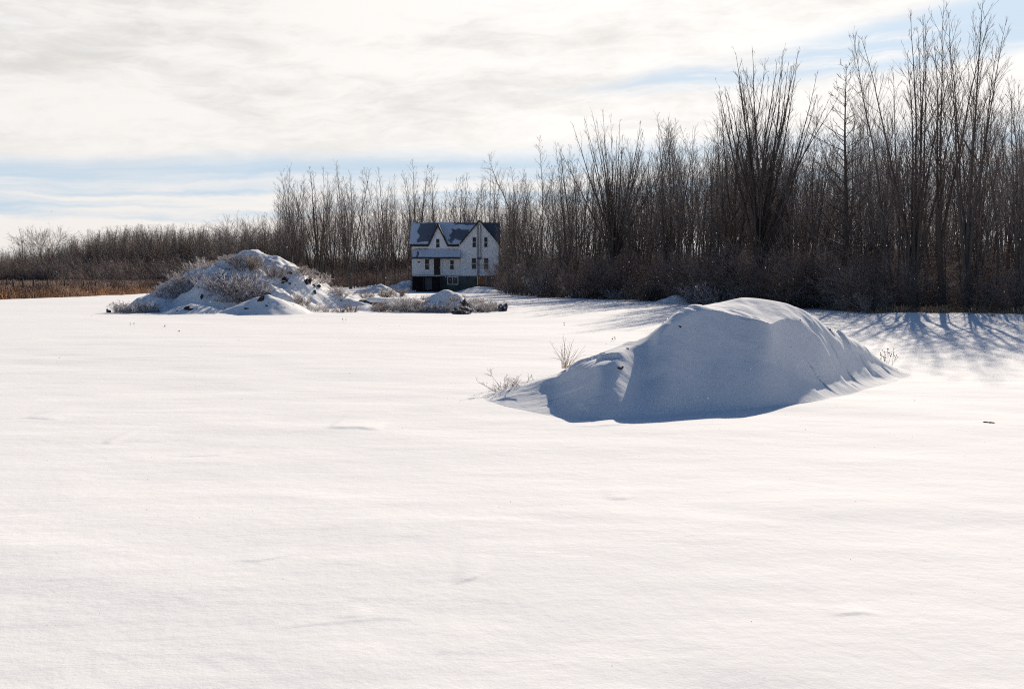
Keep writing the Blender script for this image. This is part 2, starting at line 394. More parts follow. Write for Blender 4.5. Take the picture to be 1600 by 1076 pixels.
    Z[t < 0] = (t[t < 0] * 1.2)[:, None] * np.minimum(zl * 1.0 + 0.05, 1)[None]
    wf = np.maximum(sst(us, 1225, 1300), 1 - sst(us, 850, 915))[None]; Z = Z * (1 - wf) + Zf * wf
    Z = Z - 0.03 * np.clip(1 - zl / 0.06, 0, 1)[None]
    x, y = V[:, :, 0], V[:, :, 1]
    amp = np.clip(Z / 0.5, 0, 1)
    rough = sst(us, 1230, 1300)[None] * 0.9 + (1 - sst(us, 880, 960))[None] * 0.8
    Z = Z + amp * (0.12 * fbm(x / 1.6 + 5, y / 1.6, 4) + 0.030 * fbm(x / 0.35 + y * .3, y / 0.22 + 7, 4) * (0.35 + rough))
    # wind-cut ledges near the crest
    led = fbm(x / 2.2 + 9, y / 0.9 + x * 0.25, 4); Z = Z + 0.07 * amp * sst(led, 0.02, 0.07) * sst(t, 0.85, 1.3)[:, None]
    led2 = fbm(x / 0.9 + 2, y / 0.5 + x * 0.9, 3); Z = Z + 0.035 * np.clip(Z / 0.15, 0, 1) * sst(led2, 0.0, 0.06) * rough
    V[:, :, 2] = Z + G(x, y)
    me = np_mesh('snow_mound', V.reshape(-1, 3), grid_faces(len(t), len(us)), M['mound_snow'])
    o = link('snow_mound', me)
    tag(o, 'large smooth snow mound with a blue shaded face in the right foreground', 'snow mound')
    from mathutils.bvhtree import BVHTree
    bvh = BVHTree.FromPolygons([tuple(v.co) for v in me.vertices], [tuple(p.vertices) for p in me.polygons])
    def hf(x, y):
        h = bvh.ray_cast(Vector((x, y, 5)), Vector((0, 0, -1)))[0]
        return h.z if h else gz(x, y)
    return o, hf
nm, nm_h = near_mound()

def ridge_height(x, y, ridges, k=0.62, rnd=0.5, sm=0.25):
    """smooth maximum over ridge polylines of (height - slope * distance)"""
    acc = np.zeros_like(x); 
    for rd in ridges:
        pts = rd['p']; kk = rd.get('k', k); rr = rd.get('r', rnd)
        best = np.full_like(x, -9.0)
        segs = zip(pts[:-1], pts[1:]) if len(pts) > 1 else [(pts[0], pts[0])]
        for a, b in segs:
            ax, ay, az_ = a; bx, by, bz = b; dx, dy = bx - ax, by - ay; L2 = dx * dx + dy * dy + 1e-9
            t = np.clip(((x - ax) * dx + (y - ay) * dy) / L2, 0, 1)
            d = np.hypot(x - ax - t * dx, y - ay - t * dy)
            best = np.maximum(best, az_ + t * (bz - az_) - kk * (np.sqrt(d * d + rr * rr) - rr))
        acc = acc + np.exp(best / sm)
    return sm * np.log(acc + 1e-9)

def hit(u, v, hf, Y0, Y1):
    """point where the sight line through image point (u, v) meets a mound"""
    for Y in np.arange(Y0, Y1, 0.04):
        x = x_at(u, Y, v); h = hf(x, Y)
        if z_at(v, Y) <= h: return x, Y, h
    return x_at(u, Y1, v), Y1, hf(x_at(u, Y1, v), Y1)
def UV(u, v, Y): return (x_at(u, Y, v), Y, z_at(v, Y))
def mound(name, label, ridges, x0, x1, y0, y1, res=0.1, k=0.62, rnd=0.5, sm=0.18, mat='pile_snow', rough=1.0, cat='snow mound', base=0.0):
    nx = int((x1 - x0) / res) + 1; ny = int((y1 - y0) / res) + 1
    X, Y = np.meshgrid(np.linspace(x0, x1, nx), np.linspace(y0, y1, ny))
    X0, Y0 = X, Y
    Xw = X + 0.55 * rough * fbm(X / 1.9, Y / 1.9, 3); Yw = Y + 0.55 * rough * fbm(X / 1.9 + 31, Y / 1.9 + 9, 3)
    H = ridge_height(Xw, Yw, ridges, k, rnd, sm)
    g = G(X, Y)
    amp = np.clip((H - g) / 0.8, 0, 1)
    H = H + rough * amp * (0.26 * fbm(X / 1.4, Y / 1.4 + 3, 4) + 0.09 * fbm(X / 0.45, Y / 0.45, 3))
    H = np.maximum(H, g - 0.35)
    V = np.stack([X, Y, H], -1).reshape(-1, 3); F = grid_faces(ny, nx)
    keep = (H > g - 0.3).ravel(); F = F[keep[F].any(axis=1)]
    used = np.unique(F); remap = -np.ones(len(V), int); remap[used] = np.arange(len(used))
    o = link(name, np_mesh(name, V[used], remap[F], M[mat])); tag(o, label, cat)
    def hf(x, y):
        xx = np.array([x], float); yy = np.array([y], float)
        ix = int(np.clip(round((x - x0) / (x1 - x0) * (nx - 1)), 0, nx - 1)); iy = int(np.clip(round((y - y0) / (y1 - y0) * (ny - 1)), 0, ny - 1))
        return max(float(H[iy, ix]), float(g[iy, ix]))
    return o, hf

big, big_h = mound('snow_mound', 'big rugged snow-covered soil mound with frosted brush, left of the house', [
    dict(p=[UV(222, 474, 55), UV(250, 449, 57), UV(300, 424, 58), UV(345, 405, 59), UV(375, 394, 59), UV(398, 393, 59), UV(410, 402, 59), UV(430, 398, 59), UV(445, 404, 59.5), UV(470, 420, 60), UV(495, 438, 60.5), UV(520, 455, 61), UV(552, 464, 61)], k=0.74, r=0.25),
    dict(p=[UV(385, 405, 58.5), UV(408, 418, 57.3), UV(422, 438, 56), UV(440, 455, 54.8), UV(468, 475, 54)], k=0.85, r=0.2),
    dict(p=[UV(335, 415, 58), UV(318, 436, 55.8), UV(345, 458, 54), UV(362, 476, 53.5)], k=0.85, r=0.2),
    dict(p=[UV(262, 452, 56.5), UV(245, 472, 54.5)], k=0.8, r=0.3),
    dict(p=[UV(520, 455, 60.5), UV(540, 462, 59), UV(560, 470, 58.5)], k=0.5, r=0.4)],
    -24, -7.5, 50.5, 69, 0.08, rough=1.15, sm=0.1)
small1, s1h = mound('snow_mound', 'small low snow mound with a dark hole in its left side, before the big mound', [
    dict(p=[UV(285, 479, 51.2), UV(300, 475, 51.4), UV(325, 479, 51.6), UV(345, 484, 51.6)], k=0.42, r=0.3)], -20.5, -14, 49.2, 54, 0.06, rough=0.5)
small2, s2h = mound('snow_mound', 'middle-sized pointed snow mound with soil showing at its peak, before the big mound', [
    dict(p=[UV(385, 474, 51.5), UV(405, 463, 51.5), UV(420, 459, 51.5), UV(440, 468, 51.7), UV(462, 479, 51.8)], k=0.5, r=0.2)], -17.5, -9, 48.6, 55.5, 0.06, rough=0.7)
dome, dome_h = mound('snow_mound', 'round dome-shaped snow mound with frosted brush on its face, in front of the house', [
    dict(p=[UV(684, 458, 55), UV(696, 452, 55), UV(707, 456, 55)], k=1.35, r=0.75),
    dict(p=[UV(650, 482, 55), UV(672, 470, 55)], k=0.5, r=0.4)], -8, -1.0, 51, 59, 0.07, k=0.8, rough=0.3)
bermA, bermA_h = mound('snow_bank', 'low broken snow bank between the big mound and the dome mound', [
    dict(p=[UV(545, 480, 57), UV(575, 477, 56), UV(605, 480, 56)], k=0.4, r=0.3),
    dict(p=[UV(540, 470, 62), UV(580, 467, 64), UV(620, 466, 64), UV(650, 468, 62)], k=0.4, r=0.3),
    dict(p=[UV(555, 474, 60), UV(600, 473, 60), UV(640, 474, 59)], k=0.35, r=0.3)], -12.5, -4, 52, 68, 0.09, rough=0.7, cat='snow bank')
bank, bank_h = mound('snow_bank', 'long sloping snow bank climbing to the left corner of the house', [
    dict(p=[UV(560, 461, 110), UV(600, 452, 120), UV(622, 443, 127), UV(638, 437, 131)], k=0.55, r=0.25),
    dict(p=[UV(570, 450, 104), UV(588, 445, 104), UV(598, 452, 104)], k=0.45, r=0.3)], -24, -8, 96, 138, 0.17, rough=1.5, cat='snow bank')
drift, _ = mound('snow_bank', 'rounded snow drifts before the boarded basement opening of the house', [
    dict(p=[UV(728, 453, 120), UV(750, 448, 119), UV(772, 449, 118), UV(784, 451, 117)], k=0.3, r=1.2),
    dict(p=[UV(745, 452, 108), UV(772, 453, 106)], k=0.4, r=0.6)], -8, 2, 98, 126, 0.2, rough=0.6, cat='snow bank')
roadpile, _ = mound('snow_mound', 'small lumpy snow pile at the foot of the trees, behind the large foreground mound', [
    dict(p=[UV(1043, 466, 71), UV(1058, 460, 71), UV(1070, 464, 71)], k=0.6, r=0.3)], 9.5, 15, 68, 74, 0.08, rough=1.3)

# ------------------------------------------------------------------ vegetation generators
def unit(v): return v / (np.linalg.norm(v) + 1e-9)
def path(rng, p0, d0, L, n, wander, up):
    P = [np.array(p0, float)]; d = unit(np.array(d0, float)); s = L / (n - 1)
    for i in range(n - 1):
        d = unit(d + rng.normal(0, wander, 3) + np.array([0, 0, up])); P.append(P[-1] + d * s)
    return np.array(P)
def on(P, t):
    f = t * (len(P) - 1); i = min(int(f), len(P) - 2); f -= i
    return P[i] * (1 - f) + P[i + 1] * f, unit(P[i + 1] - P[i])
def side_dir(rng, T, ang, az=None):
    a = unit(np.cross(T, [0.3, 0.9, 0.2])); b = np.cross(T, a); az = rng.uniform(0, 2 * np.pi) if az is None else az
    s = a * math.cos(az) + b * math.sin(az)
    return unit(T * math.cos(ang) + s * math.sin(ang))
def stem_with_branches(rng, P, r0, H, trunk, twig, nb, t0, blen, ang=(0.30, 0.62), up=0.03, sub=7, subsub=5, droop=0.0, shape='taper', tw=0.0048):
    r0 = r0 * 0.62; nb = int(nb * 1.35); blen = blen * 1.25; sub = max(4, int(sub * .75)); subsub = 3
    n = len(P); t = np.linspace(0, 1, n); rad = r0 * (1 - 0.95 * t) ** 1.15 + 0.004
    trunk.append((P, rad))
    gold = rng.uniform(0, 6.28)
    for b in range(nb):
        tb = t0 + (1 - t0) * ((b + rng.uniform(0, 1)) / nb) ** 0.9; tb = min(tb, 0.985)
        p, T = on(P, tb); gold += 2.4 + rng.uniform(-.5, .5)
        if shape == 'taper': bl = blen * (1.06 - tb) ** 0.8
        elif shape == 'vase': bl = blen * (0.5 + 0.6 * math.sin(math.pi * min(1, (tb - t0) / (1 - t0)) ** 0.7))
        else: bl = blen * (1.05 - tb)
        bl *= rng.uniform(0.6, 1.25)
        d = side_dir(rng, T, rng.uniform(*ang), gold)
        B = path(rng, p, d, bl, 6, 0.035, up - droop * (1 - tb))
        rb = r0 * (1 - tb) * 0.34 * rng.uniform(.7, 1.2) + 0.0075
        (trunk if rb > 0.024 else twig).append((B, np.linspace(rb, tw * 0.8, 6)))
        ns = max(2, int(sub * (0.5 + bl / max(blen, .1) * 0.7)))
        for s in range(ns):
            ts = rng.uniform(0.15, 1.0); q, T2 = on(B, min(ts, .98)); sl = bl * rng.uniform(0.3, 0.65) * (1.15 - ts * 0.5)
            S = path(rng, q, side_dir(rng, T2, rng.uniform(.2, .5)), sl, 4, 0.07, up * 0.8)
            twig.append((S, np.linspace(max(rb * .35, tw), tw * 0.7, 4)))
            for w in range(subsub):
                q2, T3 = on(S, rng.uniform(0.15, .98)); wl = sl * rng.uniform(0.25, 0.6)
                W = path(rng, q2, side_dir(rng, T3, rng.uniform(.2, .5)), wl, 3, 0.07, up * 0.6)
                twig.append((W, np.array([tw * .85, tw * .7, tw * .5])))
def tree_slender(seed, H=15, r=0.13, nb=34, blen=3.4, wander=0.035, **k):
    rng = np.random.default_rng(seed); tr, tw = [], []
    P = path(rng, (0, 0, -0.3), (rng.normal(0, .03), rng.normal(0, .03), 1), H + .3, 14, wander, 0.03)
    stem_with_branches(rng, P, r, H, tr, tw, nb, k.pop('t0', 0.25), blen, **k)
    return tr, tw
def tree_multi(seed, H=16, stems=7, spread=0.22, split=0.10, nb=18, blen=2.3, r=0.22, **k):
    rng = np.random.default_rng(seed); tr, tw = [], []
    T0 = path(rng, (0, 0, -0.3), (0, 0, 1), H * split + .3, 5, 0.03, 0.02)
    tr.append((T0, np.linspace(r * .85, r * .6, 5)))
    for s in range(stems):
        a = s / stems * 6.28 + rng.uniform(-.4, .4); sp = spread * rng.uniform(0.25, 1.25); f = rng.uniform(0.3, 1.0)
        p, _ = on(T0, f); hs = (H - p[2]) * rng.uniform(0.8, 1.0) * (1.08 - 0.22 * sp / spread)
        P = path(rng, p, (math.cos(a) * sp * 1.5, math.sin(a) * sp * 1.5, 1), hs, 12, 0.03, 0.012)
        stem_with_branches(rng, P, r * rng.uniform(.42, .7), hs, tr, tw, nb, 0.2, blen, **dict(k))
    return tr, tw
def tree_fishbone(seed, H=14):
    rng = np.random.default_rng(seed); tr, tw = [], []
    P = path(rng, (0, 0, -.3), (0, 0, 1), H, 14, 0.02, 0.03)
    stem_with_branches(rng, P, 0.30, H, tr, tw, 44, 0.22, 3.0, ang=(.75, 1.4), up=0.09, droop=0.08, sub=8, subsub=5, tw=0.009)
    return tr, tw
def tree_lean(seed, H=15):
    rng = np.random.default_rng(seed); tr, tw = [], []
    z = np.linspace(0, 1, 16); P = np.stack([3.6 * (0.5 - 0.5 * np.cos(np.pi * np.clip(z, 0, 1))) * -1.0 - 1.2 * z ** 2, 0.2 * np.sin(z * 5), -.3 + H * (z - 0.08 * z ** 3)], 1)
    P += rng.normal(0, .06, P.shape) * z[:, None]
    stem_with_branches(rng, P, 0.2, H, tr, tw, 26, 0.42, 3.6, ang=(.5, 1.1), sub=8, subsub=5)
    return tr, tw
def tree_broad(seed, H=13):
    rng = np.random.default_rng(seed); tr, tw = [], []
    T0 = path(rng, (0, 0, -.3), (0, 0, 1), H * .3, 5, 0.03, 0); tr.append((T0, np.linspace(.3, .2, 5)))
    for s in range(8):
        a = s * 2.4; p, _ = on(T0, rng.uniform(.6, 1)); sp = rng.uniform(.2, 1.1)
        P = path(rng, p, (math.cos(a) * sp, math.sin(a) * sp, 1), (H - p[2]) * rng.uniform(.8, 1.05), 10, .09, .04)
        stem_with_branches(rng, P, .15, H, tr, tw, 16, .2, 3.4, ang=(.5, 1.1), sub=7, subsub=5, shape='vase', tw=.012)
    return tr, tw
def shrub(seed, H=3.5, W=1.6, stems=26, sub=9, subsub=5, tw=0.006, up=0.03, nseg=6, lean=0.75, base=0.35):
    rng = np.random.default_rng(seed); tr, tw_ = [], []
    for s in range(stems):
        a = rng.uniform(0, 6.28); rr = rng.uniform(0, 1) ** .6
        p = np.array([math.cos(a) * rr * W * base, math.sin(a) * rr * W * base, -0.12 * H * .3]); ln = H * rng.uniform(.55, 1.05)
        S = path(rng, p, (math.cos(a) * rr * lean * W / H * 1.4, math.sin(a) * rr * lean * W / H * 1.4, 1), ln, nseg, .10, up)
        tr.append((S, np.linspace(tw * 2.6, tw, nseg)))
        for b in range(sub):
            t = rng.uniform(.15, .98); q, T = on(S, t); bl = ln * rng.uniform(.16, .42) * (1.15 - .6 * t)
            B = path(rng, q, side_dir(rng, T, rng.uniform(.4, 1.1)), bl, 4, .14, up)
            tw_.append((B, np.linspace(tw * 1.1, tw * .7, 4)))
            for w in range(subsub):
                q2, T2 = on(B, rng.uniform(.1, .98))
                tw_.append((path(rng, q2, side_dir(rng, T2, rng.uniform(.3, 1.0)), bl * rng.uniform(.25, .6), 3, .12, up), np.array([tw * .8, tw * .65, tw * .4])))
    return tr, tw_

PROTO = {}
def proto(key, gen, mt='bark', mw='twig', names=('trunk', 'crown')):
    tr, tw = gen
    PROTO[key] = (tubes_mesh(key + ' ' + names[0], tr, M[mt], 5 if names[0] == 'trunk' else 3), tubes_mesh(key + ' ' + names[1], tw, M[mw], 3), names)
    hh = max(p[0][-1][2] for p in tr + tw); PROTO[key + '_h'] = hh
def plant(kind, key, x, y, h, label, cat, group=None, rz=None, wx=1.0, z=None, rng=random):
    s = h / PROTO[key + '_h']; a, b, names = PROTO[key]
    o = empty(kind, (x, y, gz(x, y) - 0.02 if z is None else z), rng.uniform(0, 6.28) if rz is None else rz)
    o.scale = (s * wx, s * wx, s); tag(o, label, cat, group)
    link(names[0], a, o); link(names[1], b, o); return o

# prototypes
proto('slenderA', tree_slender(1, 15, .13, 34, 3.2, sub=7, subsub=5))
proto('slenderB', tree_slender(2, 15, .15, 40, 3.8, .045, ang=(.35, .7), up=.07, sub=7, subsub=5))
proto('slenderC', tree_slender(3, 15, .11, 30, 2.4, .03, ang=(.4, .8), sub=8, subsub=5, t0=.35))
proto('slenderD', tree_slender(4, 15, .16, 34, 3.6, .04, ang=(.35, .7), up=.04, sub=8, subsub=5, t0=.18))
proto('slenderE', tree_slender(5, 15, .12, 30, 2.8, .045, ang=(.35, .75), sub=8, subsub=5, t0=.3))
proto('forkA', tree_multi(11, 15, 3, .09, .22, 18, 2.8, .20, sub=6, subsub=5))
proto('forkB', tree_multi(12, 15, 4, .11, .12, 16, 2.6, .20, sub=6, subsub=5))
proto('vaseA', tree_multi(13, 16, 22, .25, .24, 12, 2.2, .25, ang=(.2, .45), up=.03, sub=6, subsub=5))
proto('vaseB', tree_multi(14, 16, 22, .19, .24, 12, 2.2, .26, ang=(.2, .45), up=.03, sub=6, subsub=5))
proto('vaseC', tree_multi(15, 16, 9, .13, .18, 15, 2.4, .21, ang=(.3, .7), up=.06, sub=7, subsub=5))
proto('tallA', tree_multi(16, 16, 3, .07, .28, 22, 3.0, .18, ang=(.35, .75), up=.09, sub=7, subsub=5))
proto('tallB', tree_multi(17, 16, 5, .09, .26, 18, 2.6, .21, ang=(.3, .7), up=.06, sub=7, subsub=5))
proto('fishbone', tree_fishbone(21))
proto('leaning', tree_lean(22))
proto('broad', tree_broad(23))
proto('thicketA', shrub(31, 3.8, 2.0, 30, 11, 6, .005), 'bark', 'brush', ('stems', 'twigs'))
proto('thicketB', shrub(32, 3.4, 2.4, 32, 11, 6, .005, lean=1.0), 'bark', 'brush', ('stems', 'twigs'))
proto('thicketC', shrub(33, 4.4, 1.6, 26, 12, 6, .005), 'bark', 'twig', ('stems', 'twigs'))
proto('frostA', shrub(41, 1.2, .9, 34, 9, 4, .006, lean=1.0), 'rime_brown', 'rime', ('stems', 'twigs'))
proto('frostB', shrub(42, 1.0, 1.1, 40, 8, 4, .006, lean=1.2), 'rime_brown', 'rime', ('stems', 'twigs'))
proto('frostBrown', shrub(43, 1.1, .9, 36, 8, 4, .006, lean=.9), 'rime_brown', 'rime_brown', ('stems', 'twigs'))
proto('tinyFrost', shrub(44, .6, .55, 26, 9, 4, .0030, lean=1.7, base=.12), 'rime', 'rime', ('stems', 'twigs'))

# ------------------------------------------------------------------ woods on the right and behind the house
def tab(u, T):
    T = np.array(T); return float(np.interp(u, T[:, 0], T[:, 1]))
EDGE = [(430, 158), (560, 160), (640, 164), (770, 162), (790, 101), (900, 86), (1000, 79), (1100, 69), (1300, 60), (1385, 48), (1600, 45), (1900, 42)]
MASS = [(440, 285), (480, 300), (560, 280), (640, 290), (780, 290), (850, 265), (950, 235), (1050, 215), (1100, 205), (1250, 185), (1350, 200), (1500, 185), (1600, 150), (1900, 150)]
def put_tree(u, v, Y, key, label, group=None, rz=None, wx=1.0, kind='bare_tree'):
    x = x_at(u, Y); h = z_at(v, Y) - gz(x, Y)
    return plant(kind, key, x, Y, h, label, 'tree', group, rz, wx)
SPEC = [
 (455, 252, 150, 'tallA', 'tall bare tree at the left end of the woods, beside open sky'),
 (500, 258, 152, 'vaseC', 'spreading bare tree just right of the leftmost tall tree of the woods'),
 (548, 248, 150, 'forkB', 'tall feathery bare tree midway between the left end of the woods and the house'),
 (600, 262, 154, 'forkA', 'bare tree with a forked stem standing a little left of the house roof'),
 (650, 246, 156, 'tallB', 'highest bare tree directly behind the left gable of the house roof'),
 (686, 258, 156, 'slenderD', 'bare tree standing behind the middle of the house roof ridge'),
 (722, 268, 155, 'vaseC', 'bare tree with several stems behind the right half of the house roof'),
 (760, 262, 152, 'forkA', 'bare tree behind the right end of the house roof'),
 (838, 236, 104, 'leaning', 'bent bare tree leaning left toward the house from the wood edge'),
 (847, 208, 101, 'slenderC', 'straight bare tree with an open crown beside the leaning tree'),
 (885, 222, 95, 'forkA', 'bare tree with a thin forked crown midway between the leaning tree and vase-shaped tree'),
 (955, 168, 88, 'vaseA', 'broad vase-shaped bare tree with many rising stems at the middle of the wood edge'),
 (1008, 190, 84, 'slenderB', 'thin upright bare tree just right of the broad vase-shaped tree'),
 (1050, 172, 82, 'forkB', 'bare tree with spreading forks between the two vase-shaped trees'),
 (1098, 190, 76, 'slenderE', 'crooked bare tree at the left foot of the tall vase-shaped tree'),
 (1150, 92, 69, 'forkA', 'tall bare tree touching the left side of the tall vase-shaped tree'),
 (1182, 62, 67, 'vaseB', 'tall vase-shaped bare tree with dense straight stems above the foreground mound'),
 (1222, 92, 70, 'slenderB', 'tall bare tree touching the right side of the tall vase-shaped tree'),
 (1268, 150, 66, 'slenderC', 'shorter thin bare tree in the gap left of the fishbone-branched tree'),
 (1320, 86, 60, 'fishbone', 'bare tree with level branches like a fishbone down its straight trunk'),
 (1372, 118, 56, 'forkA', 'bare tree with a slim fork just right of the fishbone-branched tree'),
 (1398, 42, 50, 'slenderB', 'tall thin-crowned bare tree at the left of the highest group on the right'),
 (1432, 12, 49, 'vaseC', 'very tall many-stemmed bare tree, second from the left in the highest group'),
 (1472, -12, 48, 'tallA', 'very tall straight bare tree in the middle of the highest group'),
 (1512, -22, 47, 'tallB', 'highest bare tree with wide forks reaching past the picture top'),
 (1560, 130, 47, 'slenderE', 'shorter crooked bare tree right of the highest group'),
 (1592, 128, 46, 'forkB', 'bare tree with several stems at the right border of the picture'),
 (390, 326, 185, 'broad', 'left one of two small round-crowned trees standing above the far wood'),
 (414, 330, 185, 'vaseC', 'right one of two small round-crowned trees standing above the far wood'),
 (67, 345, 230, 'broad', 'broad-crowned bare tree standing above the far wood at the left'),
 (38, 356, 235, 'vaseC', 'thin bare tree left of the broad-crowned tree above the far wood'),
 (96, 356, 225, 'forkA', 'small narrow bare tree right of the broad-crowned tree above the far wood'),
]
for i, (u, v, Y, key, lab) in enumerate(SPEC):
    put_tree(u, v, Y, key, lab, rz=(0.15 if key == 'leaning' else 1.7 * i), wx=0.95 if key in ('broad',) else (1.15 if Y > 140 else 1.0))
rnd = random.Random(5)
REG = [(432, 640, 32, 'slender bare tree in the dark woods left of the house', 'slender trees left of the house'),
       (640, 790, 26, 'slender bare tree in the woods behind the house roof', 'slender trees behind the house'),
       (790, 940, 27, 'slender bare tree in the wood between the house and the broad vase-shaped tree', 'slender trees right of the house'),
       (965, 1165, 44, 'slender bare tree in the wood between the two vase-shaped trees', 'slender trees between the vase-shaped trees'),
       (1200, 1375, 36, 'slender bare tree in the wood around the fishbone-branched tree', 'slender trees around the fishbone tree'),
       (1375, 1680, 56, 'slender bare tree in the wood at the right of the picture', 'slender trees at the right')]
keys = ['slenderA', 'slenderB', 'slenderC', 'slenderD', 'slenderE', 'forkA', 'forkB', 'slenderE', 'slenderC']
for a, b, n, lab, grp in REG:
    for i in range(n):
        u = a + (b - a) * (i + rnd.random()) / n; Y = tab(u, EDGE) + rnd.random() ** 1.3 * 24 + 0.5
        v = tab(u, MASS); v = v + (430 - v) * rnd.uniform(-0.18, 0.30)
        o = put_tree(u, v, Y, rnd.choice(keys), lab, grp, rnd.uniform(0, 6.28), rnd.uniform(.8, 1.25)); q = .16 if rnd.random() < .15 else .04
        o.rotation_euler = (rnd.gauss(0, q), rnd.gauss(0, q), o.rotation_euler[2])
# thicket along the wood edge: countable bushes at the front
for a, b, n, lab, grp in [(786, 960, 22, 'brown twiggy bush at the wood edge right of the house', 'bushes at the wood edge right of the house'),
                          (960, 1200, 26, 'brown twiggy bush at the wood edge between the two vase-shaped trees', 'bushes at the middle wood edge'),
                          (1200, 1385, 20, 'brown twiggy bush at the wood edge behind the foreground mound', 'bushes behind the foreground mound'),
                          (1385, 1680, 22, 'low twiggy bush under the tall trees at the right', 'bushes under the right-hand trees')]:
    for i in range(n):
        u = a + (b - a) * (i + rnd.random()) / n; Y = tab(u, EDGE) + rnd.uniform(-1.4, 3.0)
        x = x_at(u, Y); h = rnd.uniform(1.5, 5.2) if u < 1385 else rnd.uniform(1.2, 3.4)
        if u > 1385: Y += 1.5
        plant('bush', rnd.choice(['thicketA', 'thicketB', 'thicketC']), x, Y, h, lab, 'bush', grp, wx=rnd.uniform(.9, 1.4), rng=rnd)

# one mass of woodland behind, too many to count: instances of the same trees
def scatter(name, label, pts, protos, parts_of, label_cat=None):
    """pts: list of (x,y,z,rot,sx,sz,proto index) -> one geometry-nodes object"""
    me = bpy.data.meshes.new(name); me.from_pydata([p[:3] for p in pts], [], [])
    for nm_, typ, vals in (('rz', 'FLOAT_VECTOR', [(.05 * math.sin(p[0] * 7), .06 * math.sin(p[1] * 5 + p[0]), p[3]) for p in pts]), ('sc', 'FLOAT_VECTOR', [(p[4], p[4], p[5]) for p in pts])):
        at = me.attributes.new(nm_, typ, 'POINT'); at.data.foreach_set('vector', np.array(vals, dtype=np.float32).ravel())
    at = me.attributes.new('ix', 'INT', 'POINT'); at.data.foreach_set('value', np.array([p[6] for p in pts], dtype=np.int32))
    o = link(name, me); tag(o, label, label_cat, kind='stuff')
    ng = bpy.data.node_groups.new(name + ' nodes', 'GeometryNodeTree')
    ng.interface.new_socket('Geometry', in_out='INPUT', socket_type='NodeSocketGeometry'); ng.interface.new_socket('Geometry', in_out='OUTPUT', socket_type='NodeSocketGeometry')
    N, L = ng.nodes, ng.links
    gi = N.new('NodeGroupInput'); go = N.new('NodeGroupOutput'); iop = N.new('GeometryNodeInstanceOnPoints'); iop.inputs['Pick Instance'].default_value = True
    m2p = N.new('GeometryNodeMeshToPoints'); L.new(gi.outputs[0], m2p.inputs[0]); L.new(m2p.outputs[0], iop.inputs['Points'])
    big_join = N.new('GeometryNodeGeometryToInstance')
    for key in reversed(protos):      # join order fixes the index
        j = N.new('GeometryNodeJoinGeometry')
        for src in parts_of(key):
            oi = N.new('GeometryNodeObjectInfo'); oi.transform_space = 'ORIGINAL'; oi.inputs['Object'].default_value = src; L.new(oi.outputs['Geometry'], j.inputs[0])
        if key is protos[-1]: pass
        g2 = N.new('GeometryNodeGeometryToInstance'); L.new(j.outputs[0], g2.inputs[0])
        scatter._last.append(g2)
    N.remove(big_join)
    jj = N.new('GeometryNodeJoinGeometry')
    for g2 in scatter._last: L.new(g2.outputs[0], jj.inputs[0])
    scatter._last = []
    L.new(jj.outputs[0], iop.inputs['Instance'])
    for nm_, typ, sock in (('rz', 'FLOAT_VECTOR', 'Rotation'), ('sc', 'FLOAT_VECTOR', 'Scale'), ('ix', 'INT', 'Instance Index')):
        na = N.new('GeometryNodeInputNamedAttribute'); na.data_type = typ; na.inputs['Name'].default_value = nm_
        L.new(na.outputs['Attribute'], iop.inputs[sock])
    L.new(iop.outputs[0], go.inputs[0])
    md = o.modifiers.new('scatter', 'NODES'); md.node_group = ng
    return o
scatter._last = []
def parts_of(key):
    res = []
    for me in PROTO[key][:2]:
        res.append(next(o for o in bpy.data.objects if o.data is me))
    return res
rnd = random.Random(9)
pts = []; PK = ['slenderA', 'slenderB', 'slenderC', 'slenderD', 'slenderE', 'forkA', 'forkB']
def add_pts(n, u0, u1, d0, d1, hf, keys=PK, wx=(.8, 1.3), edge=EDGE):
    for i in range(n):
        u = rnd.uniform(u0, u1); Y = tab(u, edge) + rnd.uniform(d0, d1); x = x_at(u, Y); k = rnd.randrange(len(keys))
        h = hf(u, Y); s = h / PROTO[keys[k] + '_h']
        pts.append((x, Y, gz(x, Y) - .05, rnd.uniform(0, 6.28), s * rnd.uniform(*wx), s, k))
def hmass(u, Y):
    v = tab(u, MASS); v += (430 - v) * rnd.uniform(.0, .34); return (z_at(v, Y))
add_pts(60, 436, 640, 16, 70, hmass); add_pts(45, 640, 800, 22, 80, hmass)
add_pts(190, 790, 1300, 26, 85, hmass)
add_pts(90, 1300, 1760, 16, 70, hmass)
scatter('woodland', 'dense bare woodland filling the depth behind the front rows of trees', pts, PK, parts_of, 'woodland')
pts = []; TK = ['thicketA', 'thicketB', 'thicketC']
add_pts(150, 434, 790, 0, 40, lambda u, Y: rnd.uniform(2.0, 5.0), TK, (.9, 1.6))
add_pts(290, 790, 1385, 2, 45, lambda u, Y: rnd.uniform(2.5, 5.5), TK, (.9, 1.5))
add_pts(120, 1385, 1750, 7, 45, lambda u, Y: rnd.uniform(2.0, 4.6), TK, (.9, 1.5))
add_pts(170, 434, 800, 45, 110, lambda u, Y: rnd.uniform(6, 9), TK, (1.2, 1.8)); add_pts(160, 800, 1750, 50, 110, lambda u, Y: rnd.uniform(5, 9), TK, (1.2, 1.8))
scatter('undergrowth', 'dense tangle of brown undergrowth between the tree trunks', pts, TK, parts_of, 'undergrowth')

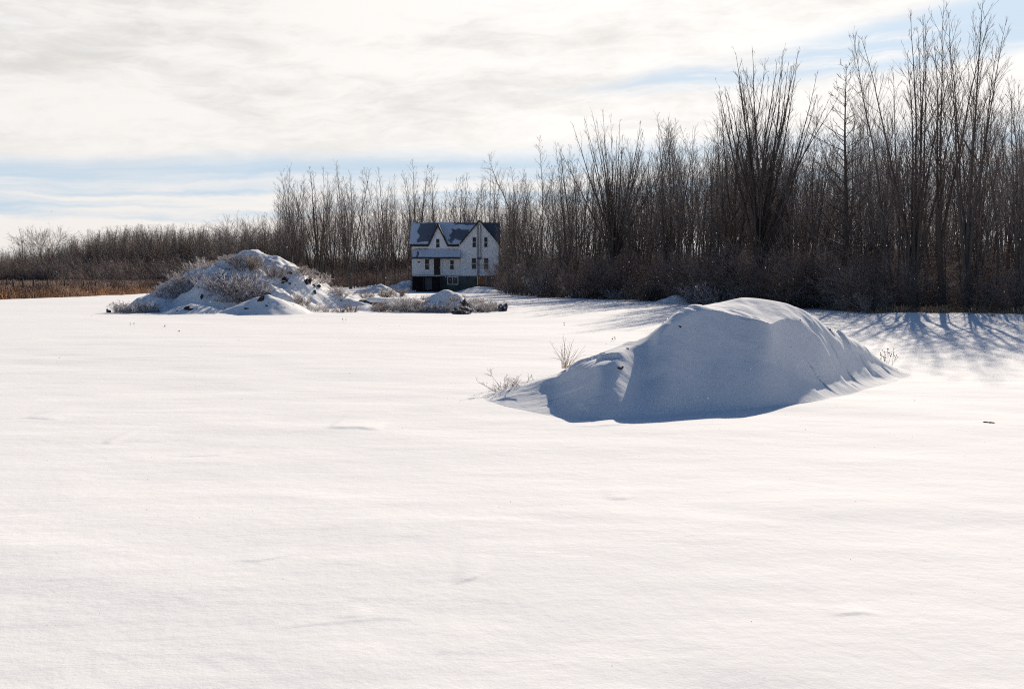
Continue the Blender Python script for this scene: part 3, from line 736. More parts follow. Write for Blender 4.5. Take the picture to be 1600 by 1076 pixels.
# far wood at the left
FAR = [(-700, 235), (-100, 245), (100, 235), (250, 225), (440, 195), (560, 190)]
FTOP = [(-700, 365), (-60, 385), (20, 388), (92, 380), (130, 362), (200, 350), (400, 352), (560, 348)]
pts = []; FK = ['slenderA', 'slenderD', 'slenderE', 'forkA', 'forkB']
def hfar(u, Y):
    v = tab(u, FTOP) + rnd.uniform(-4, 16); return z_at(v, Y)
add_pts(900, -120, 470, 0, 65, hfar, FK, (1.0, 1.7), FAR)
add_pts(120, -700, -100, 0, 50, hfar, FK, (1.0, 1.7), FAR)
scatter('far_wood', 'low dark far-off wood behind the reed field and the big mound', pts, FK, parts_of, 'wood')
pts = []
add_pts(420, -200, 470, -14, 25, lambda u, Y: rnd.uniform(4, 8.0), TK, (1.0, 2.0), FAR)
scatter('far_brush', 'dark brush at the foot of the far wood', pts, TK, parts_of, 'brush')
# round brown bushes before the far wood
FB = [(222, 388, 150, 'rounded brown bush tree before the far wood, nearest to the big mound'), (192, 402, 148, 'low brown bush before the far wood, second from the big mound'),
      (160, 400, 145, 'brown bush before the far wood, third from the big mound'), (128, 402, 146, 'brown bush before the far wood, fourth from the big mound'),
      (96, 404, 150, 'brown bush before the far wood, fifth from the big mound'), (300, 378, 165, 'greyish round bush tree behind the crest of the big mound'),
      (262, 396, 160, 'greyish bush tree behind the left slope of the big mound')]
for u, v, Y, lab in FB:
    x = x_at(u, Y); plant('bush', rnd.choice(TK), x, Y, z_at(v, Y), lab, 'bush', wx=rnd.uniform(1.1, 1.5), rng=rnd)

# ------------------------------------------------------------------ reeds and fence posts at the left
def reed_mesh(name, seed, mat, H=1.2, n=70, W=.8):
    rng = np.random.default_rng(seed); L = []
    for i in range(n):
        a = rng.uniform(0, 6.28); r = W * rng.uniform(0, 1) ** .5
        L.append((path(rng, (math.cos(a) * r, math.sin(a) * r, -.1), (rng.normal(0, .15), rng.normal(0, .15), 1), H * rng.uniform(.5, 1.05), 4, .08, -.03), np.array([.012, .012, .011, .016])))
    return tubes_mesh(name, L, mat)
PROTO['reedA'] = reed_mesh('reed clump', 1, M['reed']); PROTO['reedB'] = reed_mesh('reed clump pale', 2, M['reed_pale'], 1.5)
def reed_edge(u): return tab(u, [(-400, 72), (-60, 76), (0, 79), (60, 84), (110, 90), (170, 100), (230, 116), (300, 130)])
cl = []
for i, (me, u, lab) in enumerate([(PROTO['reedA'], 14, 'orange reed clump at the front edge of the reed field, at the picture\'s left border'), (PROTO['reedB'], 60, 'pale reed clump at the front edge of the reed field, left of the big mound')]):
    Y = reed_edge(u) + .6; x = x_at(u, Y); o = link('reed_clump', me); o.location = (x, Y, gz(x, Y)); tag(o, lab, 'reeds'); cl.append(o)
pts = []
for i in range(5200):
    u = rnd.uniform(-300, 300); e0 = reed_edge(u); d = rnd.random() ** 1.6 * 85; Y = e0 + d; x = x_at(u, Y)
    k = 0 if rnd.random() < (0.85 if d < 7 else 0.30) else 1
    s = rnd.uniform(.4, 1.2) * (0.7 + .25 * min(1, d / 8)); pts.append((x, Y, gz(x, Y) - .1, rnd.uniform(0, 6.28), rnd.uniform(.9, 1.4), s, k))
scatter('reed_field', 'dry orange reeds and grass along the far left edge of the snow field', pts, ['a', 'b'], lambda k: [cl[0] if k == 'a' else cl[1]], 'reeds')
posts = [(10, 436, 'leftmost'), (22, 437, 'second from the left'), (37, 436, 'third from the left'), (53, 437, 'fourth from the left'), (76, 436, 'fifth from the left'), (102, 438, 'sixth from the left'), (131, 440, 'seventh from the left'), (149, 440, 'nearest to the big mound')]
for i, (u, v, w) in enumerate(posts):
    Y = reed_edge(u) + 4; x = x_at(u, Y); h = z_at(v, Y) + .05; rg = np.random.default_rng(50 + i)
    P = path(rg, (0, 0, -.2), (rg.normal(0, .05), 0, 1), h + .2, 5, .02, 0)
    o = link('fence_post', tubes_mesh('fence_post', [(P, np.array([.085, .08, .075, .075, .05]))], M['post'], 7)); o.location = (x, Y, gz(x, Y))
    tag(o, 'dark wooden fence post in the reeds, ' + w, 'fence post', 'fence posts in the reeds')

# ------------------------------------------------------------------ frosted brush on and around the mounds
def weed(key, u, v_base, Y, h, lab, hf=None, wx=1.0, cat='shrub', kind='frosted_shrub'):
    x = x_at(u, Y, v_base); z = hf(x, Y) if hf else gz(x, Y)
    return plant(kind, key, x, Y, h, lab, cat, rz=rnd.uniform(0, 6.28), wx=wx, z=z - .05)
W1 = [ # u, Y, height, width, key, label
 (186, 53.6, .65, 1.2, 'frostBrown', 'low brown frosted shrub at the left foot of the big mound, outermost'),
 (200, 53.2, .8, 1.4, 'frostA', 'pale frosted shrub at the left foot of the big mound, second from outside'),
 (216, 53.0, .85, 1.4, 'frostB', 'pale frosted shrub at the left foot of the big mound, third from outside'),
 (231, 53.2, .7, 1.2, 'frostA', 'pale frosted shrub at the left foot of the big mound, nearest the slope'),
 (262, 55.6, .8, 1.3, 'frostB', 'frosted shrub low on the left slope of the big mound'),
 (278, 56.2, 1.0, 1.3, 'frostA', 'frosted shrub halfway up the left slope of the big mound'),
 (293, 56.6, 1.1, 1.3, 'frostA', 'tallest frosted shrub on the left slope of the big mound'),
 (283, 59.5, .9, 1.3, 'frostBrown', 'brown shrub behind the left shoulder of the big mound'),
 (314, 59.5, 1.0, 1.3, 'frostBrown', 'brown frosted shrub on the skyline of the big mound, leftmost there'),
 (336, 59.8, 1.2, 1.4, 'frostB', 'pale rounded frosted shrub on the skyline left of the big mound\'s top'),
 (352, 60.6, 1.4, 1.2, 'frostBrown', 'brown frosted shrub close left of the big mound\'s top'),
 (386, 61.0, 1.1, 1.5, 'frostBrown', 'brown shrub peeping over the very top of the big mound'),
 (402, 61.2, 1.0, 1.2, 'frostBrown', 'brown shrub behind the saddle between the big mound\'s two tops'),
 (347, 55.2, 1.6, 1.3, 'frostA', 'large pale frosted shrub in the hollow of the big mound, left one'),
 (362, 54.8, 1.9, 1.3, 'frostA', 'large frosted shrub with a dark foot in the hollow of the big mound, middle one'),
 (379, 55.0, 1.7, 1.2, 'frostB', 'large frosted shrub in the hollow of the big mound, right one'),
 (385, 56.9, 1.2, 1.2, 'frostBrown', 'brown frosted shrub just under the big mound\'s top'),
 (398, 57.0, 1.1, 1.1, 'frostBrown', 'small brown frosted shrub under the saddle of the big mound'),
 (430, 56.8, 1.1, 1.0, 'frostBrown', 'lone brownish frosted shrub on the right face of the big mound'),
 (352, 53.6, .8, 1.2, 'frostB', 'low frosted shrub at the front foot of the big mound'),
 (470, 61.6, 1.0, 1.2, 'frostBrown', 'brown shrub on the right skyline of the big mound, topmost'),
 (484, 61.7, 1.1, 1.3, 'frostB', 'pale shrub on the right skyline of the big mound, second from the top'),
 (500, 62.0, .9, 1.1, 'frostBrown', 'brown shrub on the right skyline of the big mound, third from the top'),
 (519, 62.4, 1.1, 1.5, 'frostB', 'bright frosted shrub on the right skyline of the big mound'),
 (534, 63.0, .9, 1.1, 'frostBrown', 'dark brown shrub at the right end of the big mound\'s skyline'),
 (472, 54.0, .8, 1.3, 'frostBrown', 'frosted shrub at the right foot of the pointed middle-sized mound'),
 (487, 54.2, .6, 1.2, 'frostB', 'low frosted shrub at the right foot of the big mound'),
]
for u, Y, h, wx, key, lab in W1:
    weed(key, u, 450, Y, h, lab, big_h, wx)
W2 = [
 (515, 53.6, .55, 1.2, 'frostB', 'thin frosted weed clump at the field edge, left of the low snow bank', None),
 (533, 53.2, .45, 1.2, 'frostBrown', 'low weed clump at the field edge in front of the low snow bank', None),
 (549, 53.6, .7, 1.0, 'frostBrown', 'dark-footed weed clump at the left end of the low snow bank', bermA_h),
 (592, 54.4, .55, 1.3, 'frostBrown', 'low brown weed clump before the low snow bank', bermA_h),
 (608, 54.8, .7, 1.3, 'frostBrown', 'brown frosted shrub between the low snow bank and the dome mound, leftmost', bermA_h),
 (624, 54.6, .95, 1.2, 'frostA', 'frosted shrub between the low snow bank and the dome mound, second from left', bermA_h),
 (638, 54.2, 1.0, 1.2, 'frostA', 'tall frosted shrub between the low snow bank and the dome mound', bermA_h),
 (650, 54.0, .95, 1.1, 'frostB', 'frosted shrub touching the left foot of the dome mound', None),
 (650, 60.0, .5, 1.4, 'frostBrown', 'brown shrub behind the left foot of the dome mound', None),
 (677, 53.3, .6, 1.1, 'frostA', 'frosted shrub on the left of the dome mound\'s face', dome_h),
 (692, 53.3, .75, 1.2, 'frostA', 'frosted shrub in the middle of the dome mound\'s face', dome_h),
 (706, 53.4, .65, 1.1, 'frostB', 'frosted shrub on the right of the dome mound\'s face', dome_h),
 (742, 54.0, .85, 1.1, 'frostB', 'frosted shrub right of the rubble, nearest the dome mound', None),
 (755, 53.8, .9, 1.2, 'frostA', 'pale frosted shrub right of the rubble, second from the dome mound', None),
 (768, 54.2, .75, 1.1, 'frostBrown', 'brown frosted shrub right of the rubble, third from the dome mound', None),
 (783, 54.6, .7, .9, 'frostBrown', 'dark small shrub at the right end of the row before the house', None),
 (664, 78, .55, 1.4, 'frostBrown', 'brown weed clump in the snow between the dome mound and the house porch', None),
 (690, 84, .5, 1.2, 'frostBrown', 'brown weed clump in the snow just before the basement window', None),
 (575, 84, 1.0, 1.3, 'frostBrown', 'brown weed clump before the sloping snow bank', None),
 (602, 88, 1.3, 1.4, 'frostBrown', 'tall weed clump before the middle of the sloping snow bank', None),
 (625, 92, 1.1, 1.3, 'frostBrown', 'weed clump before the upper end of the sloping snow bank', None),
]
for u, Y, h, wx, key, lab, hf in W2: weed(key, u, 480, Y, h, lab, hf, wx)
for i in range(20):      # small shrubs strewn over the big mound
    u, v = rnd.choice([(rnd.uniform(235, 330), None), (rnd.uniform(330, 400), None), (rnd.uniform(335, 420), rnd.uniform(398, 470)), (rnd.uniform(465, 545), None)])
    if v is None: v = np.interp(u, [235, 300, 345, 400, 465, 545], [462, 428, 408, 396, 424, 470]) + rnd.uniform(-2, 16 if u < 420 else 3)
    x, yy_, z = hit(u, v, big_h, 51, 66)
    plant('frosted_shrub', rnd.choice(['frostA', 'frostB', 'frostBrown']), x, yy_ + .1, rnd.uniform(.3, .65), 'small frosted shrub strewn among others over the slopes of the big mound', 'shrub', 'small shrubs strewn over the big mound', wx=rnd.uniform(1.2, 1.7), z=z - .04, rng=rnd)
for i in range(22):
    u = rnd.uniform(505, 790); Y = rnd.uniform(52.5, 57) if i % 3 else rnd.uniform(60, 75); x = x_at(u, Y)
    z = max(gz(x, Y), bermA_h(x, Y) if u < 655 and Y < 68 else -1, dome_h(x, Y) if Y < 59 and u > 640 and u < 735 else -1)
    plant('frosted_shrub', rnd.choice(['frostA', 'frostBrown', 'frostBrown']), x, Y, rnd.uniform(.25, .6), 'small weedy tuft in the brushy strip of snow before the house', 'shrub', 'weedy tufts before the house', wx=rnd.uniform(1.2, 1.9), z=z - .04, rng=rnd)
for i in range(16):
    u = 850 + (1380 - 850) * (i + rnd.random()) / 16
    if 1030 < u < 1085: u += 60
    Y = tab(u, EDGE) + rnd.uniform(-1.5, .8); x = x_at(u, Y)
    plant('frosted_shrub', rnd.choice(['frostA', 'frostB', 'frostBrown']), x, Y, rnd.uniform(.9, 2.2), 'pale frosted shrub standing before the brown bushes of the wood edge', 'shrub', 'pale shrubs at the wood edge', wx=rnd.uniform(1.0, 1.5), rng=rnd)
PROTO['tuft'] = reed_mesh('grass tuft', 5, M['straw'], .5, 36, .35)
tf = link('grass_tuft', PROTO['tuft']); xt = x_at(1352, 57); tf.location = (xt, 57, gz(xt, 57)); tag(tf, 'small straw-coloured grass tuft alone in the snow before the right-hand trees', 'grass')
pts = []
for i in range(240):
    u = rnd.uniform(788, 1700); Y = tab(u, EDGE) + rnd.gauss(-.3, .9); x = x_at(u, Y); q = rnd.uniform(.3, 1.1)
    pts.append((x, Y, gz(x, Y) - .05, rnd.uniform(0, 6.28), q * 1.3, q, 0))
scatter('dry_grass', 'dry grass and weed stalks along the foot of the wood', pts, ['t'], lambda k: [tf], 'grass')
# branchy bushes framing the right corner of the house
for u, v, Y, key, lab, wx in [(784, 350, 118, 'forkB', 'thin bare tree in front of the right corner of the house', .9), (797, 330, 112, 'forkA', 'bare tree just right of the house corner', 1.2)]:
    x = x_at(u, Y); plant('bare_tree', key, x, Y, z_at(v, Y), lab, 'tree', wx=wx, rng=rnd)
for u, Y, h, lab in [(792, 106, 2.6, 'brown bush at the right corner of the house'), (806, 104, 3.6, 'tall brown bush beside the bush at the house corner'), (777, 114, 1.4, 'low brown bush before the right end of the house')]:
    plant('bush', rnd.choice(TK), x_at(u, Y), Y, h, lab, 'bush', wx=.95, rng=rnd)

# foreground plants
x = x_at(797, 16.1); plant('frosted_shrub', 'tinyFrost', x, 16.1, .44, 'small delicate frosted shrub at the left foot of the foreground mound', 'shrub', wx=1.45, z=gz(x, 16.1))
def grass_clump(name, x, y, z, label, seed, n=26, H=.42):
    rng = np.random.default_rng(seed); L = []
    for i in range(n):
        d = (rng.normal(0, .30), rng.normal(0, .3), 1); hh = H * rng.uniform(.35, 1.0); bend = rng.uniform(-.25, .0) if i % 3 else -.55
        L.append((path(rng, (rng.normal(0, .05), rng.normal(0, .05), -.1), d, hh + .1, 6, .07, bend * .5), np.array([.0035, .0035, .003, .003, .0025, .0018])))
    o = link(name, tubes_mesh(name, L, M['straw'])); o.location = (x, y, z); tag(o, label, 'grass'); return o
x = x_at(885, 19.5); grass_clump('grass_clump', x, 19.5, gz(x, 19.5) + .18, 'tan dry grass clump behind the left slope of the foreground mound', 3, 34, .62)
def seed_weed(x, y, z, label, seed, n=8, H=.5, spread=.25):
    rng = np.random.default_rng(seed); st, hd = [], []
    root = empty('seed_head_weed', (x, y, z)); tag(root, label, 'weed')
    for i in range(n):
        S = path(rng, (rng.normal(0, spread * .25), rng.normal(0, .03), -.08), (rng.normal(0, spread), rng.normal(0, .15), 1), H * rng.uniform(.5, 1), 6, .06, 0); st.append((S, np.full(6, .0026)))
        for b in range(3):
            q, T = on(S, rng.uniform(.55, 1)); B = path(rng, q, side_dir(rng, T, .6), H * .14, 3, .1, .1); st.append((B, np.array([.0018, .0018, .0015])))
            for E in (S[-1], B[-1]):
                hd.append((np.array([E + np.array([0, 0, k]) for k in (-.010, -.004, .006, .016)]), np.array([.002, .009, .010, .003])))
    link('stems', tubes_mesh('stems', st + hd, M['post'], 4), root); return root
x = x_at(1390, 20.2); seed_weed(x, 20.2, gz(x, 20.2) + .05, 'dark seed-headed weed sprig beyond the right foot of the foreground mound', 4)
x = x_at(1328, 45); seed_weed(x, 45, gz(x, 45), 'short dark twig poking from the snow near the right-hand trees', 6, 2, .5, .1)
for i, (u, v, lab) in enumerate([(958, 534, 'tiny weed tip poking from the snow above the left end of the foreground mound'), (880, 508, 'tiny weed tip in the snow, midway between the dry grass clump and the wood edge'),
                                 (208, 508, 'tiny weed tip in the snow below the left foot of the big mound'), (256, 510, 'tiny double weed tip in the snow below the small low mound'), (538, 500, 'tiny upright weed tip in the snow below the low snow bank'),
                                 (282, 518, 'tiny dark weed tip in the snow, furthest below the small low mound')]):
    Y = Y_at(v); x = x_at(u, Y, v); seed_weed(x, Y, gz(x, Y), lab, 60 + i, 2, .10 + .0035 * Y, .2)
# soil, rocks and debris
def lump(name, x, y, z, sx, sy, sz, mat, seed, parent=None, label=None, cat=None, rot=0.0):
    import bmesh
    bm = bmesh.new(); bmesh.ops.create_icosphere(bm, subdivisions=3, radius=1); rng = np.random.default_rng(seed); o3 = rng.uniform(0, 50, 3)
    for v in bm.verts:
        c = v.co; n = float(fbm(np.array([c.x * 1.3 + o3[0] + c.z]), np.array([c.y * 1.3 + o3[1] - c.z * .7]), 3)[0]); v.co = c * (1 + 1.15 * n)
    me = bpy.data.meshes.new(name); bm.to_mesh(me); bm.free(); me.materials.append(M[mat]); o = link(name, me, parent)
    o.location = (x, y, z); o.scale = (sx, sy, sz); o.rotation_euler = (0, rot, seed)
    if label: tag(o, label, cat)
    return o
for i, (u, v, Y, s) in enumerate([(451, 428, 58.2, .22), (447, 440, 57.6, .26), (443, 437, 57.7, .18), (453, 445, 57.3, .16), (481, 440, 59.0, .22), (478, 442, 58.8, .2), (484, 434, 59.3, .14), (490, 446, 59.0, .14), (498, 448, 59.2, .16), (491, 457, 58.6, .16), (464, 428, 59, .09), (327, 449, 55.6, .16), (315, 465, 54.2, .2)]):
    x, yy_, z = hit(u, v, big_h, 51, 66); lump('soil_patch', x, yy_ + .08, z - .02, s * .75, s * .5, s * .75, 'soil', 100 + i, big)
for i, (u, Y, s) in enumerate([(291, 50.7, .24), (283, 50.5, .12), (276, 50.4, .1), (297, 50.6, .16)]):
    x = x_at(u, Y); lump('soil_patch', x, Y, s1h(x, Y) - .04, s * .9, s * .6, s * .5, 'soil', 130 + i, small1)
for i, (u, Y, s) in enumerate([(409, 50.8, .26), (418, 51.3, .2), (414, 51.5, .14), (416, 50.2, .12), (385, 50.2, .14), (407, 50.7, .2)]):
    x = x_at(u, Y); lump('soil_patch', x, Y, s2h(x, Y) - .04, s * .75, s * .55, s * .6, 'soil', 150 + i, small2)
def rock(u, Y, s, sz, lab, seed, snow=True):
    x = x_at(u, Y); root = empty('rock', (x, Y, gz(x, Y))); tag(root, lab, 'rock')
    lump('stone', 0, 0, sz * .35, s, s * .8, sz, 'rock', seed, root)
    if snow: lump('snow_cap', 0.02, 0.05, sz * .75, s * .95, s * .75, sz * .62, 'mound_snow', seed, root)
rock(729, 54.4, .36, .42, 'tall dark rock at the right side of the dome mound', 201)
rock(721, 52.8, .5, .24, 'flat snow-capped rock tilted in front of the dome mound', 202)
rock(716, 52.0, .22, .16, 'small dark stone left of the flat snow-capped rock', 203, False)
rock(719, 51.0, .34, .12, 'low snow-covered stone nearest the camera in the rubble', 204)
rock(731, 51.3, .16, .1, 'tiny dark stone at the right of the rubble', 205, False)
rock(786, 54.4, .22, .28, 'dark rock among the shrubs at the right end of the row before the house', 206)
rock(169, 53.4, .16, .14, 'small dark stone alone on the snow left of the big mound', 207, False)
x = x_at(1552, Y_at(659)); lump('snow_clod', x, Y_at(659), gz(x, Y_at(659)) + .0, .055, .03, .014, 'soil', 210, None, 'tiny dark clod lying on the snow at the far right foreground', 'clod')
for i, (u, v, q) in enumerate([(968, 578, .035), (973, 574, .02), (1062, 512, .02), (980, 545, .02), (1250, 500, .02), (1296, 516, .025), (1235, 545, .015)]):
    x, yy_, z = hit(u, v, nm_h, 12.8, 20); lump('soil_patch', x, yy_ + .01, z, q * 1.3, q * .7, q * .6, 'soil', 170 + i, nm)
# snow-capped log lying in the low bank
def log(u0, u1, Y, r, lab):
    x0, x1 = x_at(u0, Y), x_at(u1, Y + 2.5); root = empty('log', (x0, Y, gz(x0, Y) + r * .9)); tag(root, lab, 'log')
    P = np.stack([np.linspace(0, x1 - x0, 8), np.linspace(0, 2.5, 8), .04 * np.sin(np.arange(8))], 1)
    pl = [(P, np.full(8, r)), (P[:2] * np.array([.02, .02, 0]) - np.array([.02, 0, 0]), np.array([r * .98, .01]))]
    link('stem', tubes_mesh('stem', pl, M['post'], 14), root)
    Ps = P + np.array([.1, 0, r * .62]); link('snow_cap', tubes_mesh('snow_cap', [(Ps, np.array([.02, .7, .8, .85, .8, .85, .7, .02]) * r * 1.05)], M['mound_snow'], 12), root)
log(563, 628, 58.5, .26, 'thick snow-capped log lying left of the frosted shrubs before the house')
# fallen branches sticking out of the bank left of the house
def stick(u0, v0, u1, v1, Y, lab, seed):
    a = np.array(UV(u0, v0, Y)); b = np.array(UV(u1, v1, Y + .6)); t = np.linspace(0, 1, 6)[:, None]; P = a + (b - a) * t + np.random.default_rng(seed).normal(0, .04, (6, 3))
    o = link('fallen_branch', tubes_mesh('fallen_branch', [(P - a, np.linspace(.07, .03, 6))], M['bark'], 5)); o.location = a; tag(o, lab, 'branch')
stick(585, 449, 597, 438, 103.5, 'dark fallen branch jutting from the sloping snow bank left of the house', 1)
stick(578, 447, 590, 443, 103.2, 'snowy fallen branch lying flat on the bank beside the jutting one', 2)

# ------------------------------------------------------------------ the house
def wood_siding():
    m, nt, p, e = new_mat('white clapboard siding')
    z = e.sep(lpos(nt))[2]; w = e.m('FRACT', e.mul(z, 5.5))
    n = e.noise(e.mapping(lpos(nt), (1, 1, 3)), 1.2, 6, .6)
    nt.links.new(e.mixc(e.ss(n, .35, .7), (.83, .83, .83, 1), (.88, .88, .88, 1)), p.inputs['Base Color']); p.inputs['Roughness'].default_value = .55
    set_bump(nt, p, e.m('SUBTRACT', 1.0, w), .3, .012); return m
def shingle():
    m, nt, p, e = new_mat('dark roof shingles')
    br = nt.nodes.new('ShaderNodeTexBrick'); nt.links.new(e.mapping(lpos(nt), (1, 1.2, 1.2)), br.inputs[0]); br.inputs['Scale'].default_value = 3.2
    br.inputs['Color1'].default_value = (.10, .105, .12, 1); br.inputs['Color2'].default_value = (.15, .155, .17, 1); br.inputs['Mortar'].default_value = (.06, .06, .07, 1)
    rot = nt.nodes.new('ShaderNodeVectorRotate'); rot.rotation_type = 'X_AXIS'; rot.inputs['Angle'].default_value = R(-50)
    nt.links.new(lpos(nt), rot.inputs[0]); nt.links.new(rot.outputs[0], br.inputs[0])
    nt.links.new(br.outputs[0], p.inputs['Base Color']); p.inputs['Roughness'].default_value = .9; return m
M['siding'] = wood_siding(); M['shingle'] = shingle()
M['trim_dark'] = plain('dark brown fascia', (.045, .03, .03), (.03, .02, .02), 3, .6, 0)
M['trim_white'] = plain('white painted trim', (.8, .8, .8), (.7, .7, .7), 3, .5, 0)
M['concrete'] = plain('mossy grey block wall', (.13, .14, .12), (.075, .085, .07), 1.6, .9, .4, .02)
M['stone'] = plain('brown stone wall', (.13, .09, .075), (.06, .045, .04), 3.0, .9, .5, .03)
M['ply'] = plain('orange plywood', (.42, .17, .06), (.30, .12, .045), 2.5, .7, .2, .01, (1, 1, 4))
M['brickgrey'] = plain('pale grey chimney brick', (.42, .40, .39), (.28, .26, .26), 9, .9, .4, .02)
M['metal'] = plain('galvanised flue', (.6, .6, .62), (.5, .5, .52), 3, .35, 0, metal=.9)
M['dark'] = plain('near black for deck shade and wall plate', (.022, .018, .018), (.012, .01, .01), 2, .9, 0)
M['door_dark'] = plain('dark brown door', (.05, .03, .025), (.03, .02, .018), 3, .6, 0)
M['door_grey'] = plain('grey steel door', (.13, .13, .125), (.09, .09, .09), 2, .7, 0)
M['roof_snow'] = M['mound_snow']
def dusted():
    m, nt, p, e = new_mat('snow thinning to bare shingle'); at = nt.nodes.new('ShaderNodeAttribute'); at.attribute_name = 'bare'
    n = e.noise(lpos(nt), 1.6, 7.0, .62); z = e.m('FRACT', e.mul(e.sep(lpos(nt))[2], 5.0))
    f = e.ss(e.add(at.outputs['Fac'], e.add(e.mul(e.sub(n, .5), .8), e.mul(e.sub(z, .5), .12))), .22, .85)
    nt.links.new(e.mixc(e.mul(f, .93), (.80, .80, .82, 1), (.13, .14, .165, 1)), p.inputs['Base Color']); p.inputs['Roughness'].default_value = .9; p.inputs['Specular IOR Level'].default_value = .1
    set_bump(nt, p, n, .4, .02); return m
M['dusted'] = dusted()
M['glass'], nt_, p_, e_ = new_mat('window glass'); p_.inputs['Base Color'].default_value = (.02, .02, .024, 1); p_.inputs['Roughness'].default_value = .15; p_.inputs['Specular IOR Level'].default_value = .25
M['curtain'] = plain('faded curtain', (.14, .12, .12), (.07, .05, .05), 5, .9, 0, stretch=(6, 1, .5))

def house():
    Yh = 128.0; x0 = x_at(643.8, Yh); zf = z_at(430.9, Yh)
    root = empty('farmhouse', (x0, Yh, zf), R(1.5))
    tag(root, 'white two-storey clapboard farmhouse with steep gables and a snowy roof before the woods', 'house')
    s = 128 / 130.0
    W, J, D, DE = 11.76 * s, 6.45 * s, 7.2, 7.2
    E, RZ, A = 4.29 * s, 7.25 * s, 7.45 * s
    pj = 0.35                       # the gable wing stands a little forward
    def wall(b, n, m): return b.build(n, m, root)
    # main body walls (closed solids)
    mb = MB(); mb.box(0, W, 0, D, 0, E)
    mb.prism([(2.22 * s, E), (4.86 * s, E), (3.54 * s, 7.0 * s)], 0, 2.9)
    wall(mb, 'wall', M['siding'])
    gw = MB(); gw.prism([(J, 0), (W - .02, 0), (W - .02, E), ((J + W) / 2, A - .08), (J, E)], -pj, -.004)
    wall(gw, 'gable_wall', M['siding'])
    for k in (0, 1):  # end gables of the main body
        xx = 0.0 if k == 0 else W - .15
        b = MB(); q = [(xx, 0, E), (xx, D, E), (xx, D / 2, RZ - .1)]
        b.v = q + [(p[0] + .15, p[1], p[2]) for p in q]; b.f = [(0, 1, 2), (5, 4, 3), (0, 3, 4, 1), (1, 4, 5, 2), (2, 5, 3, 0)]
        b.build('end_gable', M['siding'], root)
    # foundation
    f = MB(); f.box(.05, W - .05, .05, D - .05, -2.5, 0); f.build('foundation', M['concrete'], root)
    f = MB(); f.box(10.05 * s, W - .05, -pj + .04, .045, -2.5, 0); f.build('stone_wall', M['stone'], root)
    f = MB(); f.box(J, 8.78 * s, -pj + .04, .045, -2.5, 0); f.build('block_wall', M['concrete'], root)
    # corner boards
    for xx, y in ((0, -.03), (J + .0, -pj - .03), (W - .12, -pj - .03)):
        MB().box(xx - .012, xx + .12, y, y + .14, .0, E).build('corner_board', M['trim_white'], root)
    # roofs: main with its front and back slopes
    ov = .32; sl = (RZ - E) / (D / 2)
    ye, ze = -ov, E - ov * sl
    t = .09
    r = MB(); dx, dz, hw = 3.54 * s, 7.0 * s, 1.32 * s
    r.slab([(-.28, ye, ze + .1), (dx - hw - .1, ye, ze + .1), (dx, (dz - .15 - E) / sl, dz - .05), (dx + hw + .1, ye, ze + .1), (W + .18, ye, ze + .1), (W + .18, D / 2, RZ + .1), (-.28, D / 2, RZ + .1)], t)
    r.slab([(W + .18, D + ov, ze + .1), (-.28, D + ov, ze + .1), (-.28, D / 2 + .004, RZ + .1), (W + .18, D / 2 + .004, RZ + .1)], t)
    # gable wing roof running back over the main roof
    cx = (J + W) / 2; gs = (A - E) / (cx - J)
    exr = W + .38; exl = J - .02
    zl, zr = A - gs * (cx - exl), A - gs * (exr - cx)
    yb = D / 2 + .6
    r.slab([(exr, -pj - .3, zr + .06), (exr, yb, zr + .06), (cx, yb, A + .06), (cx, -pj - .3, A + .06)], t)
    r.slab([(exl, yb, zl + .06), (exl, -pj - .3, zl + .06), (cx - .004, -pj - .3, A + .06), (cx - .004, yb, A + .06)], t)
    # steep little front gable
    dx, dz, hw = 3.54 * s, 7.0 * s, 1.32 * s; ds = (dz - E) / hw; ee = .16
    r.slab([(dx + hw + ee, -.22, E - ds * ee + .06), (dx + hw + ee, 2.9, E - ds * ee + .06), (dx, 2.9, dz + .06), (dx, -.22, dz + .06)], .08)
    r.slab([(dx - hw - ee, 2.9, E - ds * ee + .06), (dx - hw - ee, -.22, E - ds * ee + .06), (dx - .004, -.22, dz + .06), (dx - .004, 2.9, dz + .06)], .08)
    roof = r.build('roof', M['shingle'], root)
    # dark fascia boards
    def rake(xa, za, xb, zb, y, w=.2):
        n = Vector((zb - za, 0, -(xb - xa))).normalized() * (1 if xb > xa else -1); q = [(xa, y, za), (xb, y, zb), (xb + n.x * w, y, zb + n.z * w), (xa + n.x * w, y, za + n.z * w)]
        b = MB(); b.v = q + [(p[0], p[1] + .06, p[2]) for p in q]; b.f = [(0, 1, 2, 3), (7, 6, 5, 4), (0, 4, 5, 1), (1, 5, 6, 2), (2, 6, 7, 3), (3, 7, 4, 0)]
        return b.build('fascia', M['trim_dark'], root)
    rake(dx - hw - ee, E - ds * ee + .04, dx, dz + .04, -.29); rake(dx, dz + .04, dx + hw + ee, E - ds * ee + .04, -.293)
    rake(exl, zl + .04, cx, A + .04, -pj - .37, .15); rake(cx, A + .04, exr, zr + .04, -pj - .373, .11)
    MB().box(-.28, dx - hw - .1, ye - .06, ye, ze - .10, ze + .09).build('fascia', M['trim_dark'], root)
    MB().box(dx + hw + .1, J - .01, ye - .06, ye, ze - .10, ze + .09).build('fascia', M['trim_dark'], root)
    # white end rake of the main roof at the left
    b = MB(); q = [(-.33, ye, ze + .08), (-.33, D / 2, RZ + .08), (-.33, D / 2, RZ - .14), (-.33, ye, ze - .14)]
    b.v = q + [(p[0] + .05, p[1], p[2]) for p in q]; b.f = [(0, 1, 2, 3), (7, 6, 5, 4), (0, 4, 5, 1), (1, 5, 6, 2), (2, 6, 7, 3), (3, 7, 4, 0)]
    b.build('rake_board', M['trim_white'], root)
